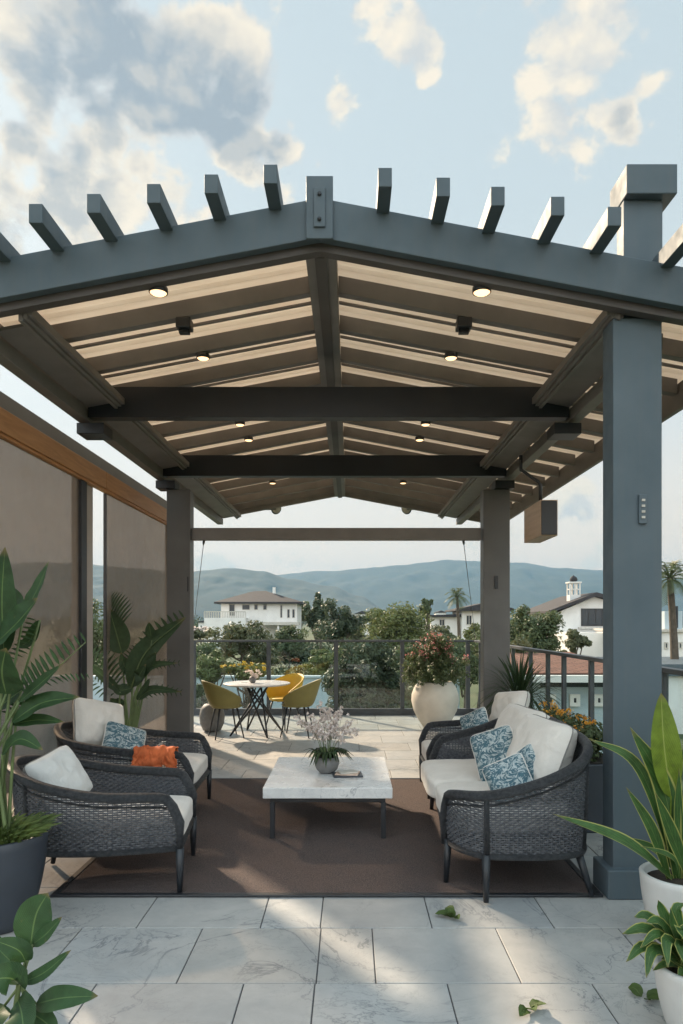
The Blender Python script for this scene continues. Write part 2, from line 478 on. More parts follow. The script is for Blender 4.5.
# ------------------------------------------------------------------ setting
def tiles():
    XA = [-1.12, -.47, -.155, .43, 1.07]; XB = [-.77, -.15, .115, .76, 1.4]
    def ext(xs, lo, hi):
        xs = list(xs)
        k = 0
        while xs[-1] < hi: xs.append(xs[-1] + (.63, .60, .30, .62)[k % 4]); k += 1
        k = 0
        while xs[0] > lo: xs.insert(0, xs[0] - (.63, .62, .30, .61)[k % 4]); k += 1
        xs[0] = lo; xs[-1] = hi
        return xs
    mb = MB(); tint = []
    y = 3.10 - .56 * 10; row = 0; r = random.Random(3)
    while y < 12.0:
        y1 = min(y + .56, 12.08)
        xs = ext(XA if row % 2 else XB, -3.2, 2.3)
        for a, b in zip(xs, xs[1:]):
            if b - a < .05: continue
            g = .0032
            mb.box(a + g, b - g, y + g, y1 - g, -.02, 0)
            v = .9 + r.random() * .16; w = (r.random() - .5) * .05
            tint += [(v * (1 + w), v, v * (1 - w), 1)] * 6
        y = y1; row += 1
    o = mb.build('terrace_floor', 'tile', bevel=.0018, kind='structure', seg=1)
    ca = o.data.color_attributes.new('tint', 'FLOAT_COLOR', 'CORNER')
    k = 0
    for p, c in zip(o.data.polygons, tint):
        for l in p.loop_indices: ca.data[l].color = c
tiles()
MB().box(-3.2, 2.3, -2.5, 12.08, -.12, -.006).build('terrace_grout_bed', 'grout', kind='structure')
MB().box(-3.25, 2.35, -2.6, 12.2, -3.2, -.121).build('terrace_base', 'plaster_white', kind='structure')
MB().box(-3.25, 2.35, 12.085, 12.2, -.12, -.003).build('terrace_edge', 'steel', kind='structure')

def groundmat():
    m, nt, b, out = newmat('garden_ground')
    co = coords(nt)
    a = ramp(nt, noisetex(nt, .02, 5, .6, .5, co), [(.45, 0), (.55, 1)])
    c = mix(nt, a, (.045, .075, .025), (.075, .09, .04))
    c = mix(nt, ramp(nt, noisetex(nt, .6, 5, .6, 0, co), [(.3, 0), (.7, 1)]), mix(nt, .4, c, (.03, .05, .02)), c)
    nt.links.new(c, b.inputs['Base Color']); b.inputs['Roughness'].default_value = .95
    return m
M['ground'] = groundmat()
def gfn(u, v):
    # finer towards the middle
    x = (2 * u - 1); y = (2 * v - 1)
    return V((math.copysign(abs(x) ** 2.2, x) * 5500, math.copysign(abs(y) ** 2.2, y) * 5500 + 600, -3.2))
MB().grid(gfn, 40, 40).build('ground', 'ground', kind='structure')

def hillmat(name, c1, c2):
    m, nt, b, out = newmat(name)
    co = coords(nt)
    f = ramp(nt, noisetex(nt, .012, 8, .7, 0, co), [(.35, 0), (.65, 1)])
    nt.links.new(mix(nt, f, c1, c2), b.inputs['Base Color']); b.inputs['Roughness'].default_value = 1
    return m
M['hill'] = hillmat('hill_forest', (.022, .032, .026), (.045, .056, .042))
def hill(name, D, prof, thick, seed):
    """prof: (px, py) ridge line as seen from the terrace, turned into metres at distance D"""
    xs = [(p - 350) * D / 700 for p, _ in prof]; hs = [EYE - (q - 622) * D / 700 for _, q in prof]
    def H(x):
        if x <= xs[0]: return hs[0]
        for a, b, h0, h1 in zip(xs, xs[1:], hs, hs[1:]):
            if x <= b:
                t = (x - a) / (b - a); t = t * t * (3 - 2 * t); return h0 + (h1 - h0) * t
        return hs[-1]
    def fn(u, v):
        x = xs[0] + (xs[-1] - xs[0]) * u
        s = (v - .5) * 2
        n = noise.fractal(V((x * .0035, s * 2.2 + seed, seed)), 1, 2, 6)
        ridge = max(0, 1 - abs(s)) ** .85
        h = (H(x) + 3.4) * ridge * (1 + .10 * n * min(1, abs(s) * 3 + .25)) + .018 * D * .3 * noise.fractal(V((x * .012, s * 6, 3 + seed)), 1, 2.2, 7) * (.2 + min(1, abs(s) * 3)) * ridge
        return V((x, D + s * thick + 40 * n * (1 - abs(s)), -3.4 + h))
    MB().grid(fn, 620, 60).build(name, 'hill', kind='structure')
hill('hills_far', 3900, [(-900, 590), (-500, 572), (-250, 560), (-60, 566), (40, 572), (150, 575), (230, 578), (330, 571), (368, 568), (400, 565), (450, 560), (520, 563), (560, 568), (600, 570), (660, 578), (760, 586), (900, 580), (1100, 570), (1500, 585)], 1100, 1.0)
hill('hills_near', 2500, [(-900, 600), (-500, 585), (-200, 572), (-60, 566), (60, 562), (150, 569), (180, 572), (240, 568), (262, 571), (290, 579), (330, 586), (360, 596), (385, 609), (430, 618), (520, 622)], 620, 5.0)

# distant wood: a mass of tree crowns at the foot of the hills
def leafcloud(mb, c, rx, ry, rz, n, size, r, shell=.55):
    """leaf faces scattered through an ellipsoid, denser towards its skin"""
    for _ in range(n):
        d = V((r.gauss(0, 1), r.gauss(0, 1), r.gauss(0, 1))); d.normalize()
        q = r.random() ** .5 * (1 - shell) + shell if r.random() < .7 else r.random()
        p = V((c[0] + d.x * rx * q, c[1] + d.y * ry * q, c[2] + d.z * rz * q))
        nn = (d + V((r.gauss(0, .6), r.gauss(0, .6), r.gauss(0, .6) + .3))).normalized()
        a = nn.orthogonal().normalized(); a.rotate(Matrix.Rotation(r.random() * 6.3, 3, nn)); b = nn.cross(a)
        s = size * (.6 + r.random() * .8)
        mb.add([p - a * s, p - b * s * .5, p + a * s, p + b * s * .5], [(0, 1, 2, 3)])
mb = MB(); r = random.Random(11)
for i in range(700):
    D = 300 + r.random() ** 1.3 * 1100
    x = (r.random() * 2.2 - 1.25) * D * .75
    rr = 2.6 + r.random() * 2.4
    leafcloud(mb, (x, D, -3.2 + rr * .9), rr * 1.2, rr * 1.2, rr, 110, rr * .17, r, .7)
mb.build('distant_wood', 'fo_far', kind='stuff')
bpy.data.objects['distant_wood']['label'] = 'distant mass of dark trees at the foot of the hills'

# ------------------------------------------------------------------ trees
def tree(name, label, px, py, rx, ry, D, mat, group='trees in the gardens below', n=26, dens=1, leafs=None, seed=0, flowers=None, base=-3.2, cat='tree', trunk=True):
    r = random.Random(seed * 31 + 5)
    c = at(px, py, D); k = D / 700; RX, RZ = rx * k, ry * k
    root = thing(name, label, cat, (c.x, D, base), group)
    size = leafs or max(.045, 1.25 * k * 1.3)
    mb = MB(); fl = MB()
    cents = []
    n = int(n * 1.35)
    for i in range(n):
        d = V((r.gauss(0, 1), r.gauss(0, 1), r.gauss(0, .9))); d.normalize()
        if i % 5 == 0: d.z = -abs(d.z)
        q = .22 + .72 * r.random()
        cc = V((c.x + d.x * RX * q, D + d.y * RX * q, c.z + d.z * RZ * q))
        s = (.20 + .24 * r.random())
        cents.append(cc)
        leafcloud(mb, cc, RX * s, RX * s, RZ * s * .9, int(170 * dens), size, r, .45)
        if flowers and (d.z > -.2):
            for _ in range(3):
                leafcloud(fl, cc + V((r.gauss(0, .2) * RX, r.gauss(0, .2) * RX, RZ * s * .8 + r.gauss(0, .1) * RZ)), RX * .09, RX * .09, RZ * .09, 14, size * .8, r, .2)
    mb.build('crown', mat, root)
    if flowers: fl.build('blossom', flowers, root)
    if trunk:
        t = MB(); h = c.z - base; tr = max(.02, min(.22, h * .028))
        t.tube(spline([(c.x, D, base), (c.x + .04 * h, D, base + h * .5), (c.x, D, c.z + RZ * .2)], 8), [tr * (1 - .07 * i) for i in range(9)], 8)
        for cc in cents[::2]:
            st = V((c.x, D, base + h * (.55 + .35 * r.random())))
            t.tube(spline([st, st.lerp(cc, .5) + V((0, 0, -.05 * h)), cc], 5), [tr * .45 * (1 - .15 * i) for i in range(6)], 5)
        t.build('trunk', 'bark', root)
    return root
G1 = 'trees in the gardens below'
tree('garden_tree', 'dark bushy tree rising just right of the hip roofed white house', 338, 624, 24, 26, 46, 'fo_dark', G1, 26, 1, seed=1)
tree('garden_tree', 'slim dark tree with a pointed top between the white house and the dark bushy tree', 318, 616, 13, 26, 52, 'fo_dark', G1, 18, 1, seed=2)
tree('garden_tree', 'olive green spreading tree in front of the hip roofed white house', 240, 637, 30, 19, 42, 'fo_olive', G1, 26, 1, seed=3)
tree('garden_tree', 'broad light green tree in the middle of the view behind the railing', 398, 627, 35, 29, 40, 'fo_light', G1, 32, 1, seed=4)
tree('garden_bush', 'large dense round dark shrub right behind the glass between two railing posts', 364, 682, 38, 42, 15, 'fo_dark', G1, 95, 1.8, .045, seed=5, cat='bush')
tree('garden_tree', 'small thin tree sticking up behind the broad light green tree', 427, 607, 8, 13, 62, 'fo_mid', G1, 10, .8, seed=6)
tree('garden_tree', 'mid green tree behind the pink flowered urn', 462, 658, 28, 32, 27, 'fo_mid', G1, 30, 1.2, seed=7)
tree('garden_bush', 'low green bush at the glass left of the urn', 402, 690, 22, 30, 19, 'fo_mid', G1, 22, 1.2, .06, seed=8, cat='bush')
tree('garden_tree', 'leafy tree between the rear right post and the gabled house', 533, 630, 31, 31, 27, 'fo_mid', G1, 34, 1.3, seed=9)
tree('garden_bush', 'small bushy shrub below the window of the gabled house', 574, 640, 15, 14, 33, 'fo_olive', G1, 14, 1, seed=10, cat='bush')
tree('garden_bush', 'pale green bush at the far left of the railing', 212, 668, 19, 17, 21, 'fo_light', G1, 20, 1.1, .06, seed=11, cat='bush')
tree('garden_bush', 'yellow flowering bush behind the dining table', 246, 672, 20, 14, 20, 'fo_light', G1, 20, 1.0, .055, seed=12, flowers='yellow_pet', cat='bush')
tree('garden_bush', 'dark low bush behind the glass beside the rear left post', 203, 704, 16, 17, 14.5, 'fo_dark', G1, 18, 1.1, .045, seed=13, cat='bush')
tree('garden_tree', 'dark tree seen through the gap between the two roller screens', 90, 640, 36, 40, 30, 'fo_mid', G1, 30, 1.1, seed=14)
tree('garden_tree', 'wide tree seen dimly through the near roller screen', -30, 650, 60, 42, 26, 'fo_olive', G1, 34, 1.1, seed=15)
tree('garden_tree', 'tree seen dimly through the far roller screen', 150, 655, 36, 34, 24, 'fo_mid', G1, 30, 1.1, seed=16)
tree('garden_tree', 'dark green tree low between the broad light tree and the dark shrub', 300, 652, 34, 14, 60, 'fo_dark', G1, 22, 1, seed=17)
tree('garden_tree', 'round green tree beyond the roof of the white house', 300, 612, 12, 12, 135, 'fo_mid', G1, 12, .8, seed=18)
tree('garden_tree', 'green tree below the low white house in the centre', 440, 640, 18, 16, 50, 'fo_olive', G1, 18, 1, seed=19)
tree('garden_tree', 'white blossomed tree at the far left end of the railing', 200, 634, 14, 9, 60, 'fo_olive', G1, 12, .8, seed=20, flowers='white_pet')
tree('garden_tree', 'tree at the right edge behind the front right post', 655, 640, 18, 20, 50, 'fo_mid', G1, 18, 1, seed=21)
tree('garden_bush', 'reddish green shrub on the red tiled roof edge behind the railing', 560, 655, 14, 7, 25, 'fo_olive', G1, 10, .8, .07, seed=22, cat='bush')

def palm(label, px, py, D, r_m, base=-3.2, nfr=26, seed=0):
    c = at(px, py, D); r = random.Random(seed)
    root = thing('palm_tree', label, 'palm tree', (c.x, D, base), 'palm trees beyond the terrace')
    t = MB(); h = c.z - base
    t.tube(spline([(c.x + .04 * h, D, base), (c.x + .03 * h, D, base + h * .5), c], 12), [.24 - .008 * i for i in range(13)], 10)
    t.build('trunk', 'bark', root)
    cr = MB()
    for i in range(nfr):
        a = i * 2.4 + r.random() * .4; el = R(75 - 115 * (i / nfr)); L = r_m * (.85 + .3 * r.random())
        dx = V((math.cos(a), math.sin(a), 0))
        tip = c + dx * L * math.cos(el) + V((0, 0, L * math.sin(el) - L * .35))
        mid = c + dx * L * .55 * math.cos(el) + V((0, 0, L * .6 * math.sin(el)))
        cu = spline([c, mid, tip], 16)
        cr.tube(cu, [.03 * (1 - i2 / 18) + .004 for i2 in range(17)], 4)
        for j in range(3, 17):
            d = (cu[j] - cu[j - 1]).normalized(); sd = d.cross(V((0, 0, 1))).normalized()
            for sgn in (-1, 1):
                ll = L * .34 * math.sin(math.pi * (j / 19)) + .05
                e = cu[j] + (sd * sgn * .8 + d * .55 + V((0, 0, -.25))) * ll
                w = d * L * .022
                cr.add([cu[j] - w, cu[j] + w, e + w * .2, e - w * .2], [(0, 1, 2, 3)])
    cr.build('crown', 'fo_mid', root)
for i, (px, py, rx, ry, D_, mt, lab) in enumerate((
    (205, 655, 26, 14, 48, 'fo_mid', 'low green bush under the white blossomed tree'), (258, 655, 20, 12, 50, 'fo_olive', 'olive bush under the hip roofed house'),
    (288, 640, 20, 18, 58, 'fo_mid', 'green shrub between the hip roofed house and the dark bushy tree'), (330, 662, 26, 14, 30, 'fo_light', 'light green shrub left of the large round dark shrub'),
    (360, 640, 20, 16, 62, 'fo_olive', 'olive tree filling the gap left of the broad light green tree'), (415, 655, 26, 18, 34, 'fo_mid', 'green bush under the broad light green tree'),
    (440, 672, 24, 28, 22, 'fo_olive', 'olive green bush directly behind the urn flowers'), (478, 640, 16, 20, 36, 'fo_light', 'light leafy tree touching the left edge of the rear right post'),
    (378, 620, 16, 14, 75, 'fo_mid', 'hazy green tree left behind the broad light green tree'), (520, 655, 20, 16, 22, 'fo_olive', 'olive bush low between the rear right post and the red roof'))):
    tree('garden_bush', lab, px, py, rx, ry, D_, mt, G1, 22, 1, seed=40 + i, cat='bush')
palm('tall palm tree right of the front right post', 670, 578, 34, 1.25, seed=3)
palm('short palm tree standing behind the low white house', 457, 597, 75, 1.35, seed=5)

# ------------------------------------------------------------------ buildings
def window(root, x0, x1, z0, z1, y, frame='cream_trim', mull=1, glass='win_dark'):
    """window in a wall that faces the terrace at distance y: recessed pane in a frame"""
    f = MB(); w = .09 * max(1, (x1 - x0) / 1.5)
    f.box(x0, x1, y - .06, y + .02, z1 - w, z1); f.box(x0, x1, y - .06, y + .02, z0, z0 + w)
    f.box(x0, x0 + w, y - .06, y + .02, z0 + w, z1 - w); f.box(x1 - w, x1, y - .06, y + .02, z0 + w, z1 - w)
    for i in range(mull):
        xm = x0 + (x1 - x0) * (i + 1) / (mull + 1); f.box(xm - w * .35, xm + w * .35, y - .05, y + .01, z0 + w, z1 - w)
    o = f.build('window', frame, root)
    MB().box(x0 + w, x1 - w, y - .02, y + .012, z0 + w, z1 - w).build('pane', glass, o)
    return o
def wx(px, D): return (px - 350) * D / 700
def wz(py, D): return EYE - (py - 622) * D / 700

# hip roofed house
D = 120
hh = thing('hip_roofed_house', 'white two storey house with dark hip roof and balcony below the hills', 'house', (wx(257, D), D, -3.2))
x0, x1 = wx(221, D), wx(297, D); ze = wz(602, D)
MB().box(x0, x1, D, D + 11, -3.2, ze).build('wall', 'plaster_white', hh)
m = MB(); e = 1.0; zt = wz(589.5, D); xa, xb = wx(250, D), wx(262, D)
P = [(x0 - e, D - e, ze), (x1 + e, D - e, ze), (x1 + e, D + 11 + e, ze), (x0 - e, D + 11 + e, ze), (xa, D + 5.5, zt), (xb, D + 5.5, zt)]
Q = [(a, b, c - .3) for a, b, c in P[:4]]
m.add(P + Q, [(0, 1, 5, 4), (1, 2, 5), (2, 3, 4, 5), (3, 0, 4), (0, 6, 7, 1), (1, 7, 8, 2), (2, 8, 9, 3), (3, 9, 6, 0), (9, 8, 7, 6)])
rf = m.build('roof', 'roof_dark', hh)
MB().box(wx(270, D), wx(273, D), D + 4, D + 4.6, zt - 1.4, wz(586, D)).build('chimney', 'plaster_white', rf)
for a, b, q0, q1 in ((229, 235, 616, 604), (242, 250, 610, 604.5), (254, 258, 610, 604.5), (263, 267, 610, 604.5), (280, 282.5, 618, 605), (287, 290, 618, 609), (292, 295, 618, 609)):
    window(hh, wx(a, D), wx(b, D), wz(q0, D), wz(q1, D), D - .01, mull=0)
xw0, xw1 = wx(209, D), wx(249, D)
MB().box(xw0, xw1, D - 4, D - .02, -3.2, wz(618, D)).build('wing', 'plaster_white', hh)
b = MB(); zb0 = wz(618, D) + .01
for i in range(24):
    x = xw0 + (xw1 - xw0) * i / 23; b.box(x - .07, x + .07, D - 3.95, D - 3.8, zb0, zb0 + .95)
b.box(xw0, xw1, D - 4, D - 3.75, zb0 + .95, zb0 + 1.1); b.build('balustrade', 'cream_trim', hh)
window(hh, wx(228, D), wx(244, D), wz(640, D), wz(625, D), D - 4.01, mull=2)
MB().box(wx(262, D), wx(300, D), D - 3.2, D - .02, wz(625, D), wz(622, D)).build('canopy', 'cream_trim', hh)
for p in (264, 280, 298): MB().box(wx(p, D) - .15, wx(p, D) + .15, D - 3, D - 2.7, -3.2, wz(625, D) - .01).build('porch_column', 'plaster_white', hh)

# gabled house right
D = 60
gh = thing('gabled_house', 'white gabled house with lantern chimney seen beside the front right post', 'house', (wx(600, D), D, -3.2))
xa, xb, xr = wx(551, D), wx(650, D), wx(594, D)
zl, zr, zt = wz(611, D), wz(609, D), wz(594, D)
MB().prism_y([(xa + .4, -3.2), (xb - .3, -3.2), (xb - .3, zr - .2), (xr, zt - .25), (xa + .4, zl - .2)], D, D + 9).build('wall', 'plaster_white', gh)
rf = MB().prism_y([(xa - .4, zl - .25), (xr, zt - .2), (xb + .4, zr - .25), (xb + .4, zr), (xr, zt + .12), (xa - .4, zl)], D - .7, D + 9.6).build('roof', 'roof_dark', gh)
c = MB(); cx0, cx1 = wx(573.5, D), wx(584.5, D); cz0, cz1 = wz(606, D), wz(581, D)
c.box(cx0, cx1, D + 1, D + 1.9, cz0, cz0 + 1.0); c.box(cx0 - .08, cx1 + .08, D + .92, D + 1.98, cz1 - .12, cz1)
for x in (cx0, (cx0 + cx1) / 2 - .05, cx1 - .1):
    for y in (D + 1.0, D + 1.8): c.box(x, x + .1, y, y + .1, cz0 + 1.0, cz1 - .12)
c.box(cx0, cx1, D + 1.02, D + 1.88, cz0 + 1.45, cz0 + 1.53)
ch = c.build('chimney', 'plaster_white', rf)
fin = MB(); fin.lathe([(.02, 0), (.28, .05), (.34, .22), (.25, .42), (.08, .52), (.02, .6)], ((cx0 + cx1) / 2, D + 1.45, cz1), 14); fin.build('chimney_cap', 'roof_dark', rf)
window(gh, wx(581, D), wx(603, D), wz(626, D), wz(608.5, D), D - .01, 'black_metal', 2)
sl = MB(); sl.box(wx(578, D), wx(606, D), D - .25, D - .0, wz(629, D), wz(627, D)); sl.build('sill', 'cream_trim', gh)
MB().box(wx(556, D), wx(640, D), D - 5, D - .02, -3.2, wz(632, D)).build('annex', 'plaster_white', gh)
window(gh, wx(591, D), wx(599, D), wz(645, D), wz(634.5, D), D - 5.01, 'roof_dark', 1)

# low white house in the centre
D = 85
lh = thing('low_white_house', 'low white house with dark sloping roof left of the rear right post', 'house', (wx(475, D), D, -3.2))
x0, x1 = wx(462, D), wx(500, D)
MB().box(x0, x1, D, D + 8, -3.2, wz(609, D)).build('wall', 'plaster_white', lh)
MB().prism_y([(x0 - .9, wz(611, D)), (x1 + 1.5, wz(611, D)), (x1 + 1.5, wz(608.5, D)), (wx(486, D), wz(602.5, D)), (x0 - .9, wz(609.5, D))], D - .8, D + 8.6).build('roof', 'roof_dark', lh)
MB().box(wx(432, D), x0 - .02, D + 1, D + 8, -3.2, wz(617, D)).build('wing', 'plaster_white', lh)
MB().prism_y([(wx(430, D), wz(617, D) + .01), (x0 - .02, wz(617, D) + .01), (x0 - .02, wz(614, D)), (wx(430, D), wz(615, D))], D + .4, D + 8.4).build('wing_roof', 'roof_dark', lh)
window(lh, wx(466, D), wx(472, D), wz(625, D), wz(615, D), D - .01, mull=1)
window(lh, wx(440, D), wx(446, D), wz(626, D), wz(619, D), D + .99, mull=1)

# red roofed neighbour
D = 17
rh = thing('red_roofed_building', 'low pale building with a red tiled roof behind the right railing', 'house', (6.5, 18, -3.2))
xl = wx(532, D) ; ze = wz(673, D)
XQ = wx(622, D)
MB().box(xl, XQ, D, D + 7, -3.2, ze).build('wall', 'plaster_blue', rh)
m = MB(); zt = wz(652, 22); e = .35
P = [(xl - e, D - e, ze + .02), (XQ + .3, D - e, ze + .02), (XQ + .3, D + 5, zt), (xl - e, D + 5, zt)]
m.add(P + [(a, b, c - .12) for a, b, c in P], [(0, 1, 2, 3), (7, 6, 5, 4), (0, 4, 5, 1), (3, 2, 6, 7), (0, 3, 7, 4), (1, 5, 6, 2)])
m.build('roof', 'redroof', rh)
MB().box(xl - .5, XQ + .4, D - .6, D - .36, ze - .18, ze - .02).build('gutter', 'plaster_white', rh)
bd = MB(); bd.box(xl + .2, XQ - .2, D - .03, D - .003, wz(687, D), wz(679, D)); bd.build('window_band', 'win_dark', rh)
for k in range(3):
    window(rh, wx(545 + k * 24, D), wx(555 + k * 24, D), wz(706, D), wz(694, D), D - .035, 'plaster_white', 0)

# far right white building
D = 48
wb = thing('flat_white_building', 'white flat roofed building with a row of small windows at the right edge', 'building', (wx(690, D), D, -3.2))
MB().box(wx(640, D), wx(780, D), D, D + 9, -3.2, wz(632, D)).build('wall', 'plaster_white', wb)
MB().box(wx(638, D), wx(782, D), D - .2, D + 9.2, wz(632, D) + .01, wz(629.5, D)).build('parapet', 'cream_trim', wb)
for k in range(7): window(wb, wx(664 + k * 7, D), wx(668 + k * 7, D), wz(649, D), wz(642, D), D - .01, 'cream_trim', 0)
g = MB(); g.box(wx(668, D), wx(686, D), D + .5, D + 2, wz(629.5, D) + .02, wz(611, D)); g.build('stair_tower', 'plaster_blue', wb)
window(wb, wx(675, D), wx(681, D), wz(628, D), wz(606, D), D + .48, 'black_metal', 0)
gr = thing('grey_roofed_shed', 'long grey roofed shed below the flat white building at the right edge', 'building', (wx(690, 30), 30, -3.2))
MB().box(wx(650, 30), wx(790, 30), 30, 36, -3.2, wz(676, 30)).build('wall', 'plaster_white', gr)
MB().prism_y([(wx(648, 30), wz(676, 30) + .01), (wx(792, 30), wz(676, 30) + .01), (wx(792, 30), wz(664, 30)), (wx(648, 30), wz(664, 30))], 29.8, 36.3).build('roof', 'steel', gr)

# pale garden wall behind the railing
gw = MB(); gw.box(-13, 3.6, 23, 23.3, -3.2, wz(678, 23)); gw.box(-13.05, 3.65, 22.95, 23.35, wz(678, 23) + .003, wz(676, 23))
tag(gw.build('garden_wall', 'plaster_blue', loc=(-5, 23, -3.2)), 'long pale garden wall behind the glass railing and dining table', 'wall')
for lab, a, b_, d0, q, mt, sd in (('long dark clipped hedge beyond the pale garden wall', 225, 345, 55, 656, 'fo_dark', 3), ('lighter clipped hedge behind the yellow flowering bush', 190, 300, 40, 664, 'fo_olive', 4)):
    h = MB(); r = random.Random(sd); xa, xb, zt = wx(a, d0), wx(b_, d0), wz(q, d0)
    for i in range(int((xb - xa) / .5)):
        leafcloud(h, (xa + i * .5, d0, (zt - 3.2) / 2), .55, .7, (zt + 3.2) / 2, 90, .13, r, .7)
    tag(h.build('hedge', mt, loc=((xa + xb) / 2, d0, -3.2)), lab, 'hedge')
# scattered houses far off
for lab, px, py, w, D in (('small far white house left of the hip roofed house', 203, 632, 9, 220), ('small far pale house between the dark tree and the broad light tree', 362, 622, 14, 260),
                          ('tiny far white house right of the thin tree', 441, 619, 10, 330)):
    x = wx(px, D); ww = w * D / 700; z = wz(py, D) + 3
    o = thing('far_house', lab, 'house', (x, D, -3.2), 'small houses below the hills')
    MB().box(x - ww / 2, x + ww / 2, D, D + 8, -3.2, z).build('wall', 'plaster_white', o)
    MB().prism_y([(x - ww / 2 - .5, z + .01), (x + ww / 2 + .5, z + .01), (x, z + ww * .22)], D - .5, D + 8.5).build('roof', 'roof_dark', o)
    for k in (-.28, .1): window(o, x + k * ww, x + (k + .16) * ww, z - 2.2, z - .9, D - .01, mull=0)
# ------------------------------------------------------------------ pergola
XR = -.17
def zb(x): return 3.76 - .19 * abs(x - XR)
pg = thing('pergola', 'large blue grey steel pergola with gabled slatted roof over the lounge', 'pergola', (0, 8, 0))
XL, XE = -2.28, 2.52
def gable(x0, x1, lo, hi, y0, y1):
    return [(x0, zb(x0) + lo), (XR, 3.76 + lo), (x1, zb(x1) + lo), (x1, zb(x1) + hi), (XR, 3.76 + hi), (x0, zb(x0) + hi)]
MB().prism_y(gable(XL - .1, XE + .1, -.0, .222, 0, 0), 3.93, 3.99).build('fascia_beam', 'steel', pg, bevel=.004)
MB().prism_y(gable(XL - .1, XE + .1, -.045, .20, 0, 0), 3.992, 4.06).build('fascia_trim', 'trim_dark', pg, bevel=.003)
MB().prism_y(gable(XL, XE, 0, .20, 0, 0), 11.92, 12.0).build('rear_fascia', 'rafter', pg, bevel=.003)
MB().box(XR - .09, XR + .09, 4.065, 11.915, 3.73, 3.90).build('ridge_beam', 'rafter', pg, bevel=.004)
MB().box(XR - .035, XR + .035, 4.065, 11.915, 3.712, 3.727).build('ridge_groove_trim', 'trim_dark', pg)
p = MB().box(XR - .075, XR + .075, 3.905, 3.925, 3.74, 4.09); pl = p.build('ridge_plate', 'steel', pg, bevel=.004)
MB().box(XR - .032, XR + .032, 3.893, 3.9035, 3.80, 4.02).build('bracket', 'steel', pl, bevel=.003)
bt = MB()
for z in (3.84, 3.98):
    bt.tube([(XR, 3.892, z), (XR, 3.884, z)], .011, 10)
bt.build('bolt', 'black_metal', pl)
MB().box(XR - .07, XR + .07, 3.926, 4.05, 3.99, 4.085).build('ridge_cap', 'steel', pg, bevel=.004)
ys = [4.34] + [4.70 + .6 * i for i in range(13)]
for y in ys[1:]:
    for s in (-1, 1):
        a, b = (XL + .04, XR - .092) if s < 0 else (XR + .092, XE - .04)
        MB().prism_y([(a, zb(a) + .07), (b, zb(b) + .07), (b, zb(b) + .185), (a, zb(a) + .185)], y, y + .07).build('rafter', 'rafter', pg, bevel=.003)
        if y < 11.5: MB().prism_y([(a, zb(a) + .150), (b, zb(b) + .150), (b, zb(b) + .166), (a, zb(a) + .166)], y + .33, y + .355).build('batten', 'rafter', pg)
# corrugated sheets on top of the rafters, one per slope, with raised ribs
for s in (-1, 1):
    a, b = (XL - .02, XR) if s < 0 else (XR, XE + .02)
    sec = []; y = 4.065
    while y < 11.95:
        sec += [(y, 0), (y + .20, 0), (y + .215, -.022), (y + .235, -.022), (y + .25, 0)]; y += .30
    m = MB(); n = len(sec)
    pts = []
    for off in (.19, .199):
        for x in (a, b):
            pts += [(x, q, zb(x) + off + (h if off < .195 else 0)) for q, h in sec]
    fs = []
    for i in range(n - 1):
        fs.append((i, i + 1, n + i + 1, n + i)); fs.append((2 * n + i, 3 * n + i, 3 * n + i + 1, 2 * n + i + 1))
    fs += [(0, n, 3 * n, 2 * n), (n - 1, 3 * n - 1, 4 * n - 1, 2 * n - 1)]
    m.add(pts, fs); m.build('roof_panel', 'panel', pg)
# purlins over the fascia
px_ = [-2.24, -1.94, -1.64, -1.34, -1.03, -.73, -.42, .185, .49, .775, 1.085, 1.38, 1.78, 2.08, 2.38]
for i, x in enumerate(px_):
    # the front tips reach a little farther towards the low side of each slope
    y0 = 3.70 - .05 * min(1, abs(x - XR) / 1.4)
    z = zb(x) + .201
    MB().box(x - .036, x + .036, y0, 4.34, z, z + .10).build('rafter_tail', 'steel', pg, bevel=.003)
    MB().box(x - .036, x + .036, 11.7, 12.2, z, z + .10).build('rafter_tail', 'steel', pg, bevel=.003)
# edge boards
for x in (XL, XE): MB().box(x - .02, x + .02, 4.07, 11.91, zb(x) - .03, zb(x) + .17).build('edge_board', 'rafter', pg, bevel=.003)
# long side beams with an inner ledge trim
for a, b in ((-2.25, -2.155), (1.805, 1.90)):
    MB().box(a, b, 4.245, 11.9, 3.255, 3.352).build('side_beam', 'rafter', pg, bevel=.004)
    s0, s1 = (-2.15, -1.93) if a < 0 else (1.575, 1.80)
    MB().prism_y([(s0, zb(s0) - .025), (s1, zb(s1) - .025), (s1, zb(s1) - .004), (s0, zb(s0) - .004)], 4.245, 11.9).build('soffit_board', 'rafter', pg)
    i0 = -1.93 if a < 0 else 1.575
    t = MB(); sg = 1 if a < 0 else -1
    for k in range(3):
        x0, x1 = sorted((i0 + sg * (.002 + .028 * k), i0 + sg * (.026 + .028 * k)))
        zt = min(zb(x0), zb(x1)) - .003
        t.box(x0, x1, 4.07, 11.9, zt - .05 - .012 * (2 - k), zt)
    t.build('ledge_trim', 'rafter', pg)
for y, zz in ((5.74, 3.28), (8.05, 3.28)):
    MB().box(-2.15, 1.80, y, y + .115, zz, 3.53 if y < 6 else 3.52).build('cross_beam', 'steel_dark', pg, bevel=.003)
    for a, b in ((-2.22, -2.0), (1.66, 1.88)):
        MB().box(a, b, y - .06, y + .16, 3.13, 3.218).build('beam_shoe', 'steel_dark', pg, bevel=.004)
MB().box(-1.83, 1.52, 8.10, 8.20, 2.55, 2.69).build('tie_beam', 'rafter', pg, bevel=.004)
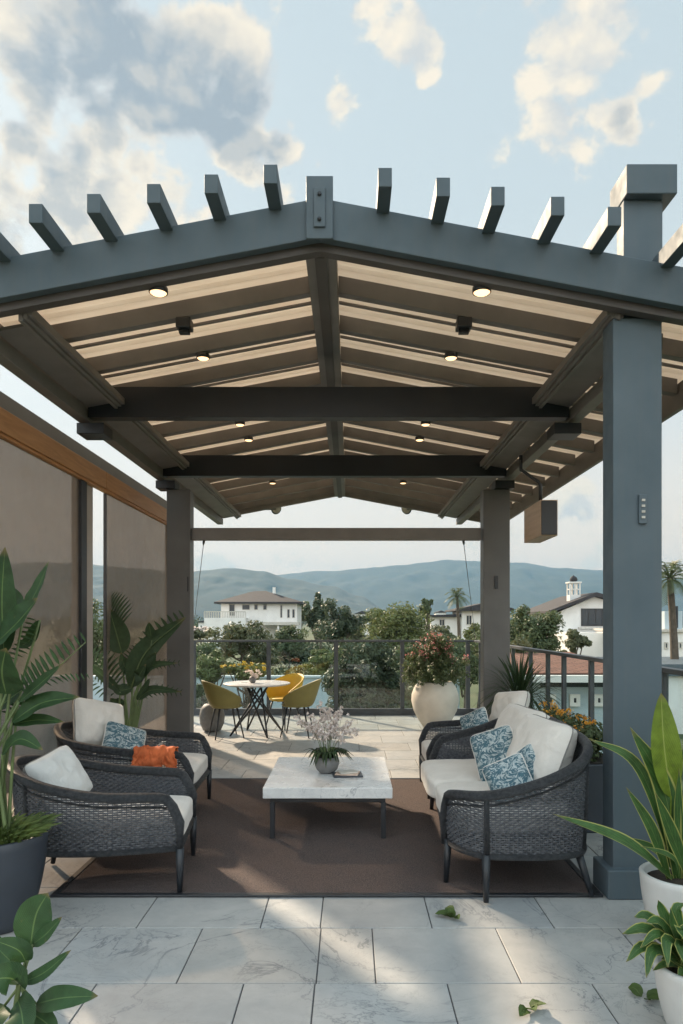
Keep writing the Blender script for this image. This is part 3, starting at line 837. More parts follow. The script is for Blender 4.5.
# posts
def post(x0, x1, y0, y1, z1, mat='steel', cap=False, plate=None, pl=True):
    o = MB().box(x0, x1, y0, y1, .16 if pl else 0, z1).build('post', mat, pg, bevel=.006)
    if pl:
        q = MB().box(x0 - .045, x1 + .045, y0 - .045, y1 + .045, 0, .17).build('plinth', mat, o, bevel=.008)
    if cap:
        MB().box(x0 + .085, x1 + .03, y0 + .06, y1 + .0, z1 + .002, 4.09).build('upper_shaft', mat, o, bevel=.004)
        MB().box(x0 + .08, x1 + .09, y0 + .0, y1 + .10, 4.092, 4.265).build('cap', mat, o, bevel=.006)
    return o
fp = post(1.53, 1.815, 4.07, 4.24, zb(1.785) - .022, cap=True)
post(-2.40, -2.12, 4.07, 4.24, 3.215)
rp = post(1.535, 1.84, 8.05, 8.25, 3.125, 'post_dark', pl=True)
lp = post(-2.11, -1.84, 8.05, 8.25, 3.125, 'post_dark', pl=True)
# little switch plates on the posts
k = MB().box(1.675, 1.72, 4.052, 4.069, 2.17, 2.34).build('switch_plate', 'steel', fp, bevel=.003)
d = MB()
for i in range(4): d.box(1.688, 1.707, 4.046, 4.0515, 2.20 + i * .033, 2.213 + i * .033)
d.build('switch_key', 'cream_trim', k)
MB().box(-1.87, -1.855, 8.035, 8.049, 1.95, 2.12).build('switch_plate', 'black_metal', lp)
MB().box(1.66, 1.70, 8.035, 8.049, 1.98, 2.13).build('switch_plate', 'black_metal', rp)

# lamps under the roof
def downlight(x, y, lab, tilt=0, r_=.05):
    z = zb(x) + (.068 if y > 4.5 else -.018)
    o = thing('ceiling_spotlight', lab, 'ceiling light', (x, y, z), 'small round spotlights under the pergola roof')
    h = MB(); h.lathe([(.015, 0), (r_ * .8, -.003), (r_, -.010), (r_, -.038), (r_ * .92, -.042), (r_ * .88, -.038)], (x, y, z), 20)
    h.build('housing', 'black_metal', o)
    l = MB(); l.lathe([(.004, -.038), (r_ * .87, -.0385), (r_ * .7, -.046), (.004, -.050)], (x, y, z), 20)
    l.build('lens', 'lens', o)
    return o
rows = ((4.09, 'at the front fascia'), (5.335, 'just before the first dark crossbeam'), (7.135, 'in the first row behind the first dark crossbeam'),
        (7.735, 'just before the second dark crossbeam'), (10.135, 'near the rear edge of the roof'))
for x, sd in ((-1.12, 'left'), (.77, 'right')):
    for y, w in rows:
        downlight(x, y, f'round spotlight on the {sd} roof slope {w}', r_=.055 if y < 5 else .05)
    z = zb(x) + .069
    o = thing('junction_box', f'dark square bracket box under the {sd} roof slope behind the front spotlight', 'junction box', (x, 4.73, z))
    MB().box(x - .05, x + .05, 4.69, 4.79, z - .07, z - .002).build('body', 'black_metal', o, bevel=.006)
    MB().box(x - .035, x + .035, 4.72, 4.76, z - .10, z - .071).build('clip', 'black_metal', o, bevel=.004)
for s, lab in ((-1, 'left'), (1, 'right')):
    x = -1.27 if s < 0 else .97; z = 3.56
    o = thing('floodlight', f'small round floodlight on an arm at the {lab} rear roof edge', 'floodlight', (x, 12.03, z))
    MB().box(min(x, x + s * .62), max(x, x + s * .62), 12.005, 12.045, z - .035, z + .035).build('arm', 'rafter', o)
    hd = MB(); hd.tube([(x, 12.08, z + .06), (x - s * .03, 11.96 + .02, z - .06 + .06)], .0, 4)
    hd = MB(); c0 = V((x, 12.07, z)); dd = V((-s * .5, -.75, -.3)).normalized()
    c1 = c0 + V((0, .06, 0)); hd.tube([c1, c1 - dd * .02, c1 - dd * .07], [.09, .10, .05], 18); hd.build('head', 'steel', o)
    gl = MB(); gl.tube([c1 + dd * .002, c1 + dd * .006], [.08, .075], 18); gl.build('lens', 'cream_trim', o)

# hanging box lantern at the right eave
o = thing('hanging_speaker', 'copper brown box hanging on a dark bracket beside the rear right post', 'speaker', (1.85, 6.8, 2.40))
MB().box(1.765, 1.93, 6.5, 7.1, 2.40, 2.735).build('cabinet', 'tan_wood', o, bevel=.006)
MB().box(1.775, 1.92, 6.485, 6.498, 2.41, 2.725).build('front_panel', 'black_metal', o, bevel=.004)
h = MB(); h.tube([(1.85, 6.8, 2.735), (1.85, 6.8, 2.93), (1.83, 6.8, 2.96), (1.66, 6.8, 3.08), (1.66, 6.8, 3.219)], .018, 8); h.build('bracket', 'black_metal', o)

# guy wires
for a, b, lab in (((-1.70, 8.15, 2.55), (-2.72, 12.06, 1.31), 'left'), ((1.32, 8.15, 2.55), (2.16, 12.04, 1.31), 'right')):
    w = MB(); w.tube([a, b], .004, 6)
    ob = thing('guy_wire', f'thin wire running from the rear tie beam down to the {lab} end of the railing', 'wire', a)
    w.build('cable', 'rail', ob)
    t = MB(); t.tube([V(a) + V((0, 0, 0)), V(a).lerp(V(b), .012), V(a).lerp(V(b), .03)], [.012, .016, .008], 8); t.build('hook', 'rail', ob)

# ------------------------------------------------------------------ roller screens on the left
XW = -2.5
sf = thing('screen_frame', 'steel frame along the left side that carries the two roller screens', 'frame', (XW, 6, 0))
MB().box(XW - .12, XW + .03, 4.62, 9.98, 3.10, 3.235).build('top_beam', 'beige_frame', sf, bevel=.006)
MB().box(XW - .10, XW + .0, 6.53, 6.81, 0, 3.098).build('post', 'post_sunlit', sf, bevel=.005)
MB().box(XW - .10, XW + .0, 9.84, 9.98, 0, 3.098).build('post', 'beige_frame', sf, bevel=.005)
MB().box(XW - .10, XW + .0, 4.62, 4.78, 0, 3.098).build('post', 'beige_frame', sf, bevel=.005)
for y0, y1, cy0, cy1, lab in ((4.80, 6.39, 4.62, 6.97, 'nearer brown mesh roller screen filling the left side'), (7.11, 9.6, 6.98, 9.96, 'farther brown mesh roller screen between the gap and the rear left post')):
    o = thing('roller_screen', lab, 'roller screen', (XW, (y0 + y1) / 2, 0), 'roller screens on the left')
    c = MB(); c.box(XW + .0 + .001, XW + .075, cy0, cy1, 2.93, 3.096); c.box(XW + .002, XW + .058, cy0, cy1, 2.905, 2.928)
    c.build('cassette', 'timber', o, bevel=.006)
    MB().box(XW + .018, XW + .022, y0, y1, .07, 2.93).build('fabric', 'screen', o)
    MB().box(XW + .008, XW + .034, y0, y1, .03, .07).build('bottom_rail', 'black_metal', o, bevel=.004)
    if y0 < 6:
        MB().box(XW + .003, XW + .05, 6.392, 6.525, 0, 2.903).build('guide_rail', 'black_metal', o, bevel=.004)
    else:
        MB().box(XW + .003, XW + .05, 9.602, 9.83, 0, 2.903).build('guide_rail', 'timber', o, bevel=.004)
        MB().box(XW + .003, XW + .03, 7.085, 7.108, 0, 2.903).build('guide_rail', 'black_metal', o)

# ------------------------------------------------------------------ railing
rl = thing('glass_railing', 'dark metal railing with clear glass panels along the rear and right edge', 'railing', (0, 12.05, 0))
HT = 1.29
MB().box(-3.2, 2.20, 12.02, 12.09, HT - .035, HT).build('top_rail', 'rail', rl, bevel=.004)
MB().box(2.12, 2.19, -1.5, 12.015, HT - .035, HT).build('top_rail', 'rail', rl, bevel=.004)
MB().box(-3.2, 2.20, 12.01, 12.10, 0.0, .11).build('kerb', 'rail', rl, bevel=.004)
MB().box(2.115, 2.195, -1.5, 12.005, 0.0, .11).build('kerb', 'rail', rl, bevel=.004)
xs = [-3.16, -2.69, -1.40, -.24, .90, 2.03]
for x in xs: MB().box(x - .035, x + .035, 12.025, 12.085, .112, HT - .037).build('post', 'rail', rl)
for a, b in zip(xs, xs[1:]): MB().box(a + .045, b - .045, 12.05, 12.062, .118, HT - .045).build('glass', 'glass', rl)
yy = [11.6, 10.4, 9.25, 8.35, 7.62, 7.05, 6.25, 5.5, 4.8, 4.0, 3.2, 2.4, 1.6, .8, 0, -.8]
for y in yy: MB().box(2.135, 2.175, y - .022, y + .022, .112, HT - .037).build('post', 'rail', rl)
for a, b in zip(yy, yy[1:]): MB().box(2.15, 2.16, b + .04, a - .04, .118, HT - .045).build('glass', 'glass', rl)

# ------------------------------------------------------------------ rug, coffee table
m = MB(); m.box(-1.70, 1.43, 4.10, 7.07, .0015, .014)
rg = thing('area_rug', 'dark brown woven rug with black border under the lounge seats', 'rug', (-.13, 5.6, 0))
m.build('pile', 'rug', rg, bevel=.004)
b = MB()
b.box(-1.74, 1.47, 4.06, 4.098, .0015, .017); b.box(-1.74, 1.47, 7.072, 7.11, .0015, .017)
b.box(-1.74, -1.702, 4.10, 7.07, .0015, .017); b.box(1.432, 1.47, 4.10, 7.07, .0015, .017)
b.build('border', 'black_metal', rg, bevel=.004)
ct = thing('coffee_table', 'square coffee table with thick white marble top and black metal legs', 'coffee table', (-.16, 5.67, .014))
tx0, tx1, ty0, ty1 = -.635, .31, 5.09, 6.25
MB().box(tx0, tx1, ty0, ty1, .315, .395).build('tabletop', 'table_marble', ct, bevel=.005)
f = MB(); f.box(tx0 + .05, tx1 - .05, ty0 + .04, ty0 + .07, .278, .313); f.box(tx0 + .05, tx1 - .05, ty1 - .07, ty1 - .04, .278, .313)
f.box(tx0 + .05, tx0 + .08, ty0 + .071, ty1 - .071, .278, .313); f.box(tx1 - .08, tx1 - .05, ty0 + .071, ty1 - .071, .278, .313)
f.build('frame', 'black_metal', ct, bevel=.003)
for x in (tx0 + .05, tx1 - .08):
    for y in (ty0 + .04, ty1 - .07): MB().box(x - .003, x + .033, y - .003, y + .033, .014, .277).build('leg', 'black_metal', ct, bevel=.003)

# ------------------------------------------------------------------ wicker seats
def wicker(name, label, cat, ctrl, legs, loc, group=None, zbase=.25, flare=.035, seats=(), deck=True, seedz=0):
    """ctrl: plan points with rim height, from one arm tip round the back to the other; all relative to loc"""
    loc = V(loc); ctrl = [V(c) for c in ctrl]
    root = thing(name, label, cat, loc, group)
    top = resample(ctrl, .013); n = len(top)
    cen = sum((V((p.x, p.y, 0)) for p in ctrl), V()) / len(ctrl)
    # plan normals (pointing out)
    nor = []
    for i in range(n):
        d = top[min(i + 3, n - 1)] - top[max(i - 3, 0)]; nn = V((d.y, -d.x, 0)).normalized()
        if nn.dot(V((top[i].x, top[i].y, 0)) - cen) < 0: nn = -nn
        nor.append(nn)
    L = .013 * n; topz = []
    for i in range(n):
        s = min(i, n - 1 - i) * .013
        topz.append(top[i].z - (.15 * (1 - s / .10) ** 2 if s < .10 else 0))
    T = [loc + V((top[i].x, top[i].y, topz[i])) for i in range(n)]
    def pt(i, v, off=0):
        """v 0 base .. 1 rim"""
        fl = -flare * (1 - v) ** 1.3
        return V((T[i].x, T[i].y, 0)) + nor[i] * (fl + off) + V((0, 0, loc.z + zbase + (T[i].z - loc.z - zbase) * v))
    w = MB(); hmax = max(topz) - zbase; rows = int(hmax / .0135)
    for k in range(rows):
        run = []
        for i in range(n):
            h = topz[i] - zbase; z = k * .0135 + .008
            # rows fan out a little with the rising back
            zz = z
            if zz < h - .012: run.append((i, zz / h))
            else:
                if len(run) > 3: w.tube([pt(a, b, .004 * math.sin(math.pi * (a / 2 + k) ) + (.0035 if (a // 2 + k) % 2 else -.0035)) for a, b in run], .0070, 4, True, .42, (0, 0, 1))
                run = []
        if len(run) > 3: w.tube([pt(a, b, (.0035 if (a // 2 + k) % 2 else -.0035)) for a, b in run], .0070, 4, True, .42, (0, 0, 1))
    for i in range(1, n - 1, 2):
        w.tube([pt(i, v / 6) for v in range(7)], .0030, 4, False)
    w.build('wicker_shell', 'wicker', root)
    rim = [T[0] + V((0, 0, -(T[0].z - loc.z - .23)))] + [T[0] + V((0, 0, -.06))] + T[::3] + ([T[-1]] if (n - 1) % 3 else []) + [T[-1] + V((0, 0, -.06))] + [T[-1] + V((0, 0, -(T[-1].z - loc.z - .23)))]
    rr = [.017, .022] + [.029] * (len(rim) - 4) + [.022, .017]
    MB().tube(rim, rr, 12).build('rim', 'wicker_rim', root)
    # thin line trim below the rim
    MB().tube([pt(i, 1 - .055 / max(.1, topz[i] - zbase), .008) for i in range(6, n - 6, 3)], .006, 6).build('rim_cord', 'wicker_rim', root)
    bot = [pt(i, 0) for i in range(0, n, 3)] + ([pt(n - 1, 0)] if (n - 1) % 3 else [])
    b = MB(); b.tube(bot + [bot[0]], .021, 8); b.build('base_frame', 'wicker_rim', root)
    if deck:
        m = MB(); m.prism_z([(p.x, p.y) for p in bot[::2]], loc.z + zbase + .005, loc.z + zbase + .028); m.build('seat_deck', 'wicker', root)
    for (x0, y0, x1, y1) in legs:
        # a corner post carries each leg up to the rim along the inside of the weave
        k = min(range(n), key=lambda q: (top[q].x - x0) ** 2 + (top[q].y - y0) ** 2)
        if 8 < k < n - 8: MB().tube([pt(k, 0, .004), pt(k, .5, .004), pt(k, .97, .0)], .017, 8).build('corner_post', 'wicker_rim', root)
        a = loc + V((x0, y0, zbase + .01)); c = loc + V((x1, y1, 0))
        MB().tube([a, a.lerp(c, .5), c + V((0, 0, .0))], [.026, .021, .015], 12).build('leg', 'steel_dark', root)
    return root

def rbox(mb, c, hx, hy, hz, p=7, n=14, crown=.02, mt=None, seed=0, taper=0):
    """soft rounded box cushion"""
    c = V(c)
    for ax in range(3):
        for sg in (-1, 1):
            def fn(u, v):
                q = [0, 0, 0]; q[ax] = sg; q[(ax + 1) % 3] = (2 * u - 1) * sg; q[(ax + 2) % 3] = 2 * v - 1
                s = sum(abs(t) ** p for t in q) ** (-1 / p)
                x, y, z = (t * s for t in q)
                P_ = V((x * hx, y * hy * (1 - taper * (1 - x) * .5), z * hz))
                P_.z += crown * (1 - min(1, x * x)) * (1 - min(1, y * y)) * (1 if z > 0 else -.2)
                P_ += V((1, 1, 1)) * .004 * noise.noise(P_ * 9 + V((seed, seed, 0)))
                P_ = mt @ P_ if mt else P_
                return c + P_
            mb.grid(fn, n, n)
    return mb

def pillow(mb, c, w, h, t, mt, seed=0, wr=.012, n=26, rp=7):
    """scatter cushion, pinched at the corners"""
    c = V(c)
    def side(sg):
        def fn(u, v):
            a, b = 2 * u - 1, 2 * v - 1
            e = (max(0, 1 - abs(a) ** 3) * max(0, 1 - abs(b) ** 3)) ** .5
            k = max(1, (abs(a) ** rp + abs(b) ** rp) ** (1 / rp)) if abs(a) + abs(b) > 0 else 1
            x = a / k * w / 2 * (1 - .05 * (1 - b * b)); y = b / k * h / 2 * (1 - .05 * (1 - a * a))
            z = sg * t / 2 * e
            z += wr * noise.noise(V((a * 2.3 + seed, b * 2.3, seed))) * e * 1.6 + wr * .6 * noise.noise(V((a * 6 + seed, b * 3, seed + 4))) * e
            return c + mt @ V((x, y, z))
        return fn
    mb.grid(side(1), n, n)
    s2 = side(-1); mb.grid(lambda u, v: s2(1 - u, v), n, n)
    edge = []
    f = side(1)
    for u, v in [(i / 12, 0) for i in range(12)] + [(1, i / 12) for i in range(12)] + [(1 - i / 12, 1) for i in range(12)] + [(0, 1 - i / 12) for i in range(13)]:
        edge.append(f(u, v))
    return edge
def frame3(normal, up=(0, 0, 1), roll=0):
    """matrix whose z axis is the pillow's facing direction and y leans to up"""
    z = V(normal).normalized(); x = V(up).cross(z).normalized(); y = z.cross(x)
    m = Matrix((x, y, z)).transposed()
    return m @ Matrix.Rotation(R(roll), 3, 'Z')
def cushion(name, label, c, w, h, t, normal, mat, roll=0, seed=0, group=None, pipe=True, wr=.012):
    mt = frame3(normal, roll=roll); m = MB(); e = pillow(m, c, w, h, t, mt, seed, wr)
    o = thing(name, label, 'cushion' if 'cushion' in name else 'pillow', c, group)
    m.build('cover', mat, o)
    if pipe: MB().tube(e, .0045, 6).build('piping', 'piping' if mat != 'damask' else 'cream', o)
    return o

def armctrl(xf, hf, xb, hm, zf=.555, zt=.72):
    P = [(xf, -hf, zf), (xf - .2, -hf - .03, zf + .012), (xf - .48, -hm, zf + .03), (xb + .28, -hm + .035, zf + .085), (xb + .09, -hm * .55, zf + .14), (xb, 0, zt)]
    return P + [(x, -y, z) for x, y, z in P[-2::-1]]
# left, nearer: local axes turned by a small angle
def rot_ctrl(P, a):
    c, s = math.cos(a), math.sin(a)
    return [(x * c - y * s, x * s + y * c, z) for x, y, z in P]
def rl_(x, y, a):
    c, s = math.cos(a), math.sin(a); return x * c - y * s, x * s + y * c
def armchair(label, loc, a, xf, hf, xb, hm, group='wicker armchairs', zt=.72):
    legs = []
    for x, y, dx, dy in ((xf, -hf, .0, 0), (xf, hf, .0, 0), (xb + .2, -hm * .62, -.05, -.03), (xb + .2, hm * .62, -.05, .03)):
        x0, y0 = rl_(x, y, a); x1, y1 = rl_(x + dx, y + dy, a); legs.append((x0, y0, x1, y1))
    o = wicker('wicker_armchair', label, 'armchair', rot_ctrl(armctrl(xf, hf, xb, hm, zt=zt), a), legs, loc, group)
    m = MB(); rt = Matrix.Rotation(a, 3, 'Z')
    L = (xf - xb - .13)
    rbox(m, V(loc) + rt @ V((xf - L / 2 + .015, 0, .355)), L / 2, hf - .03, .075, 8, 16, .02, rt, 1, -.0)
    m.build('seat_cushion', 'cream', o)
    return o
Z0 = .014
armchair('dark wicker barrel armchair nearest the camera on the left', (-1.51, 4.385, Z0), R(6), .48, .33, -.57, .385)
armchair('dark wicker barrel armchair at the rear left with an orange throw on its arm', (-1.75, 5.84, Z0), R(2), .50, .43, -.66, .47)
armchair('dark wicker barrel armchair at the rear right beyond the loveseat', (1.20, 6.63, Z0), R(180), .49, .34, -.50, .40)
# loveseat
SC = [(.575, 4.29, .53), (.62, 4.12, .57), (.74, 3.985, .595), (.88, 3.955, .62), (1.12, 3.955, .69), (1.33, 4.02, .78), (1.43, 4.22, .845), (1.455, 4.6, .865), (1.46, 5.0, .87),
      (1.455, 5.4, .865), (1.42, 5.7, .84), (1.30, 5.88, .77), (1.10, 5.95, .68), (.86, 5.965, .61), (.70, 5.955, .565)]
so = V((1.05, 5.0, Z0))
lv = wicker('wicker_loveseat', 'dark wicker two seat sofa on the right with cream cushions', 'sofa', [(x - so.x, y - so.y, z) for x, y, z in SC],
            [(x - so.x, y - so.y, x1 - so.x, y1 - so.y) for x, y, x1, y1 in ((.60, 4.28, .585, 4.27), (.775, 3.985, .77, 3.96), (1.33, 4.10, 1.40, 4.045), (.71, 5.93, .69, 5.93), (1.35, 5.82, 1.40, 5.86))], so, flare=.025)
m = MB(); rbox(m, (1.0, 4.66, .375), .40, .40, .085, 7, 16, .025, None, 2); m.build('seat_cushion', 'cream', lv)
m = MB(); rbox(m, (.985, 5.47, .375), .41, .40, .085, 7, 16, .025, None, 5); m.build('seat_cushion', 'cream', lv)

GB = 'back cushions'; GP = 'patterned pillows'
cushion('back_cushion', 'pale back cushion leaning in the nearest left armchair', (-1.83, 4.40, .615), .38, .36, .20, (.78, -.38, .48), 'bluegrey', 14, 3, GB)
cushion('back_cushion', 'cream back cushion leaning in the rear left armchair', (-2.12, 5.92, .74), .50, .42, .23, (.86, -.48, .36), 'cream', -14, 5, GB)
cushion('patterned_pillow', 'blue scroll patterned pillow in the rear left armchair', (-1.87, 5.80, .61), .36, .29, .15, (.62, -.65, .42), 'damask', -22, 2, GP, wr=.01)
cushion('back_cushion', 'cream back cushion in the rear right armchair', (1.50, 6.60, .76), .46, .40, .22, (-.86, -.35, .36), 'cream', 8, 8, GB)
cushion('patterned_pillow', 'blue scroll patterned pillow in the rear right armchair', (1.17, 6.50, .62), .30, .33, .13, (-.66, -.66, .30), 'damask', 28, 4, GP, wr=.01)
cushion('back_cushion', 'cream back cushion at the far end of the wicker sofa', (1.29, 5.36, .715), .70, .50, .27, (-.90, -.14, .36), 'cream', 0, 11, GB)
cushion('back_cushion', 'cream back cushion at the near end of the wicker sofa', (1.25, 4.64, .725), .70, .50, .27, (-.90, -.14, .36), 'cream', 0, 14, GB)
cushion('patterned_pillow', 'teal scroll patterned pillow leaning at the middle of the wicker sofa', (1.04, 5.00, .66), .33, .36, .14, (-.50, -.78, .28), 'damask', 22, 6, GP, wr=.01)
cushion('patterned_pillow', 'teal scroll patterned pillow at the near end of the wicker sofa, in front', (.99, 4.36, .615), .28, .28, .13, (-.42, -.82, .36), 'damask', 28, 9, GP, wr=.01)
cushion('patterned_pillow', 'teal scroll patterned pillow standing behind the front pillow of the wicker sofa', (1.13, 4.46, .64), .27, .30, .11, (-.50, -.78, .22), 'damask', 40, 13, GP, wr=.01)

# orange throw folded over the arm
def throwfn(u, v):
    # crumpled cloth laid over the arm rim (the arm runs along x at y 5.388), longer on the camera side
    near = .15 + .05 * noise.noise(V((u * 5, 1, 3))); far = .10
    s = -near + (near + far) * v; a = (u - .5) * .31
    r_ = .040; k = max(0, abs(s) - r_ * 1.57); hang = min(1, k / .06)
    puff = .018 + .030 * abs(noise.noise(V((u * 4.2, v * 3.2, 2)))) + .020 * abs(noise.noise(V((u * 11, v * 4.5 + u * 3, 6))))
    pleat = .013 * math.sin(u * 30 + 4 * noise.noise(V((u * 3, v * 3, 8)))) * (.25 + .75 * hang)
    rr_ = r_ + puff + pleat * .7
    if k == 0:
        t = s / r_; y = math.sin(t) * rr_; z = math.cos(t) * (rr_ + .014 * noise.noise(V((u * 7, v * 9, 1))))
    else:
        y = math.copysign(rr_ + .04 * k, s); z = -k
    x = a * (1 + .10 * hang) + .030 * noise.noise(V((v * 4, u * 2, 1))) + .015 * noise.noise(V((v * 11, u * 6, 4)))
    return V((-1.49 + x, 5.388 + y, .578 + z))
m = MB(); m.grid(throwfn, 70, 60)
o = m.build('throw_blanket', 'throw', loc=(-1.5, 5.385, .588)); s_ = o.modifiers.new('thick', 'SOLIDIFY'); s_.thickness = .008
tag(o, 'crumpled orange throw hanging over the arm of the rear left armchair', 'blanket')
# ------------------------------------------------------------------ plants
def comb(mb, pts, length, n=14, lean=.5, up=(0, 0, 1), both=True, w=.1, sides=(-1, 1), t0=.08):
    """split leaf: midrib with separate narrow fingers"""
    c = spline(pts, n); up = V(up)
    for i in range(1, n + 1):
        if i / n < t0: continue
        d = (c[i] - c[i - 1]).normalized(); sd = d.cross(up).normalized()
        for sg in sides:
            L = length * (.45 + .55 * math.sin(math.pi * (i / (n + 1)) ** .8))
            e = c[i] + (sd * sg + d * lean).normalized() * L
            m_ = c[i].lerp(e, .5) + up * L * .06
            mb.leaf([c[i], m_, e + V((0, 0, -.08 * L))], L * w * 2, up, .2, nseg=5)
def rib(mb, pts, r0, r1, n=10):
    c = spline(pts, n); mb.tube(c, [r0 + (r1 - r0) * i / n for i in range(n + 1)], 6)
def pot(root, c, r0, r1, h, mat, z=0, belly=0, soil=.04):
    x, y = c; m = MB()
    prof = [(r0 * .92, 0), (r0, .008)] + [(r0 + (r1 - r0) * t + belly * math.sin(math.pi * t), h * t) for t in (.15, .3, .45, .6, .75, .9)] + [(r1, h - .006), (r1 - .006, h), (r1 - .02, h), (r1 - .026, h - .01), (r1 - .03, h - soil - .01)]
    m.lathe(prof, (x, y, z), 48); o = m.build('pot', mat, root)
    s = MB(); s.lathe([(r1 - .031, h - soil - .03), (r1 - .031, h - soil), (r1 * .5, h - soil + .012), (.005, h - soil + .015)], (x, y, z), 24); s.build('soil', 'soil', root)
    return o

# large plant in the dark pot, left foreground
D0 = 3.70
lp_ = thing('potted_plant', 'tall paddle leaved plant in a big dark round pot at the left edge', 'potted plant', (-1.86, D0, 0))
pot(lp_, (-1.86, D0), .155, .245, .485, 'pot_dark', belly=.02)
lf = MB(); st = MB(); gr = MB()
def A(px, py, d=0): return at(px, py, D0 + d)
root0 = V((-1.86, D0, .44))
def stalk(px, py, d=0, bx=0, by=0):
    e = A(px, py, d); b = root0 + V((bx, by, 0)); rib(st, [b, b.lerp(e, .5) + V((bx * .4 - .02, by * .4, .06)), e], .011, .006); return e
camup = V((.25, -.9, .25))
# (base, mid, tip, width, depth offset tip, up)
for b, m_, t, w, d, up in (((4, 655), (2, 600), (5, 547), .15, -.05, (.3, -1, 0)), ((8, 632), (11, 605), (8, 586), .20, .10, (-.2, -1, .1)), ((24, 612), (36, 592), (49, 561), .085, 0, (-.5, -1, .2)),
                        ((-6, 645), (18, 622), (38, 598), .19, -.12, (-.1, -.8, .75)), ((6, 694), (2, 672), (6, 648), .22, -.18, (.1, -1, 0)), ((19, 702), (40, 684), (62, 664), .075, -.1, (0, -.8, .6)),
                        ((12, 722), (42, 703), (80, 697), .12, -.1, (.1, -.75, .7)), ((12, 724), (38, 720), (64, 722), .07, -.05, (.1, -.8, .6)), ((2, 754), (20, 739), (43, 750), .10, -.15, (0, -.7, .7)),
                        ((-20, 700), (-50, 650), (-75, 620), .2, .1, (0, -.7, .6)), ((-20, 660), (-40, 600), (-52, 540), .17, .15, (.2, -1, .2)), ((-10, 740), (-50, 715), (-90, 720), .15, -.1, (0, -.5, .8)),
                        ((22, 690), (8, 700), (-6, 712), .10, .05, (0, -.8, .5)), ((40, 620), (30, 640), (16, 648), .07, .08, (0, -1, .2))):
    pts = [A(*b, d * .3), A(*m_, d * .7), A(*t, d)]
    lf.leaf(pts, w, up, .28, nseg=16, ripple=.06, seed=b[0])
    stalk(*b, d * .3, rnd.uniform(-.08, .08), rnd.uniform(-.06, .06))
comb(lf, [A(18, 700, 0), A(48, 676, -.02), A(86, 642, -.05)], .135, 15, .15, (0, -1, .15), sides=(-1,), w=.085)
comb(lf, [A(40, 684, 0), A(62, 674, -.02), A(86, 673, -.05)], .07, 9, .9, (0, -1, .3), sides=(1,), w=.07)
rib(st, [A(18, 700, 0), A(48, 676, -.02), A(86, 642, -.05)], .006, .002)
comb(lf, [A(2, 660, .05), A(16, 640, .04), A(26, 618, .0)], .11, 10, .45, (0, -1, .1), sides=(1,), w=.06)
stalk(18, 700, 0, .05, 0)
comb(lf, [A(-2, 715, .06), A(12, 698, .05), A(30, 690, .0)], .09, 9, .5, (0, -1, .2), w=.08)
lf.build('leaves', 'lf_big', lp_); st.build('stems', 'stem', lp_)
r = random.Random(4)
for i in range(420):
    a = r.random() * 6.28; q = r.random() ** .5 * .20; b = V((-1.86 + q * math.cos(a), D0 + q * math.sin(a), .44))
    d = V((math.cos(a) * (.3 + q * 3), math.sin(a) * (.3 + q * 3), 1.0)).normalized(); L = .07 + .10 * r.random()
    gr.leaf([b, b + d * L * .6, b + d * L + V((d.x, d.y, -.5)) * L * .35], .015, (r.gauss(0, .3), -1, .4), .3, nseg=5)
gr.build('ground_foliage', 'lf_grass', lp_)

# palm like plant behind the rear left chair
D1 = 7.25
pp = thing('potted_plant', 'fan leaved plant growing behind the rear left armchair in front of the far screen', 'potted plant', (-2.27, D1, 0))
pot(pp, (-2.27, D1), .12, .17, .38, 'pot_dark')
lf = MB(); st = MB(); root1 = V((-2.27, D1, .34))
def B(px, py, d=0): return at(px, py, D1 + d)
def stalk1(px, py, d=0, bx=0):
    e = B(px, py, d); b = root1 + V((bx, 0, 0)); rib(st, [b, b.lerp(e, .55) + V((bx * .8, 0, .05)), e], .013, .007)
lf.leaf([B(122, 654), B(116, 632), B(109, 608)], .27, (.1, -1, .1), .2, nseg=14); stalk1(122, 654, 0, -.01)
comb(lf, [B(121, 640, .03), B(114, 620, .03), B(106, 604, .03)], .31, 13, .75, (0, -1, .1), sides=(1,), w=.042, t0=.2)
comb(lf, [B(119, 636, .03), B(112, 618, .03), B(106, 604, .03)], .13, 8, .8, (0, -1, .1), sides=(-1,), w=.06, t0=.4)
lf.leaf([B(131, 688), B(146, 652), B(186, 617)], .25, (.3, -.9, .5), .35, nseg=16); stalk1(131, 688, 0, .02)
comb(lf, [B(140, 668, .02), B(158, 640, .02), B(184, 618, .02)], .20, 11, .1, (0, -1, .1), sides=(-1,), w=.10)
rib(st, [B(131, 688, -.012), B(146, 652, -.012), B(186, 617, -.01)], .008, .003)
comb(lf, [B(120, 692, -.05), B(101, 670, -.07), B(77, 654, -.08)], .26, 15, .25, (0, -1, .1), sides=(1,), w=.05)
lf.leaf([B(120, 692, -.04), B(104, 677, -.06), B(80, 657, -.08)], .10, (0, -1, .3), .2); stalk1(120, 692, -.05, -.04)
comb(lf, [B(118, 694, .02), B(104, 688, .02), B(92, 678, .02)], .12, 8, .5, (0, -1, .1), w=.08)
for b, m_, t, w in (((140, 680), (152, 666), (178, 663), .09), ((137, 700), (152, 690), (182, 692), .10), ((142, 672), (139, 676), (146, 664), .14), ((133, 688), (120, 690), (112, 684), .13),
                    ((136, 700), (146, 686), (150, 678), .06), ((130, 675), (124, 665), (121, 652), .1), ((124, 700), (117, 704), (110, 698), .12), ((146, 668), (152, 660), (156, 652), .1), ((152, 640), (150, 630), (149, 622), .1)):
    lf.leaf([B(*b), B(*m_, -.03), B(*t, -.06)], w, (.1, -.9, .4), .3, nseg=9); stalk1(*b, 0, rnd.uniform(-.05, .06))
comb(lf, [B(144, 668), B(158, 664), B(178, 663)], .07, 8, .6, (0, -1, .2), w=.09)
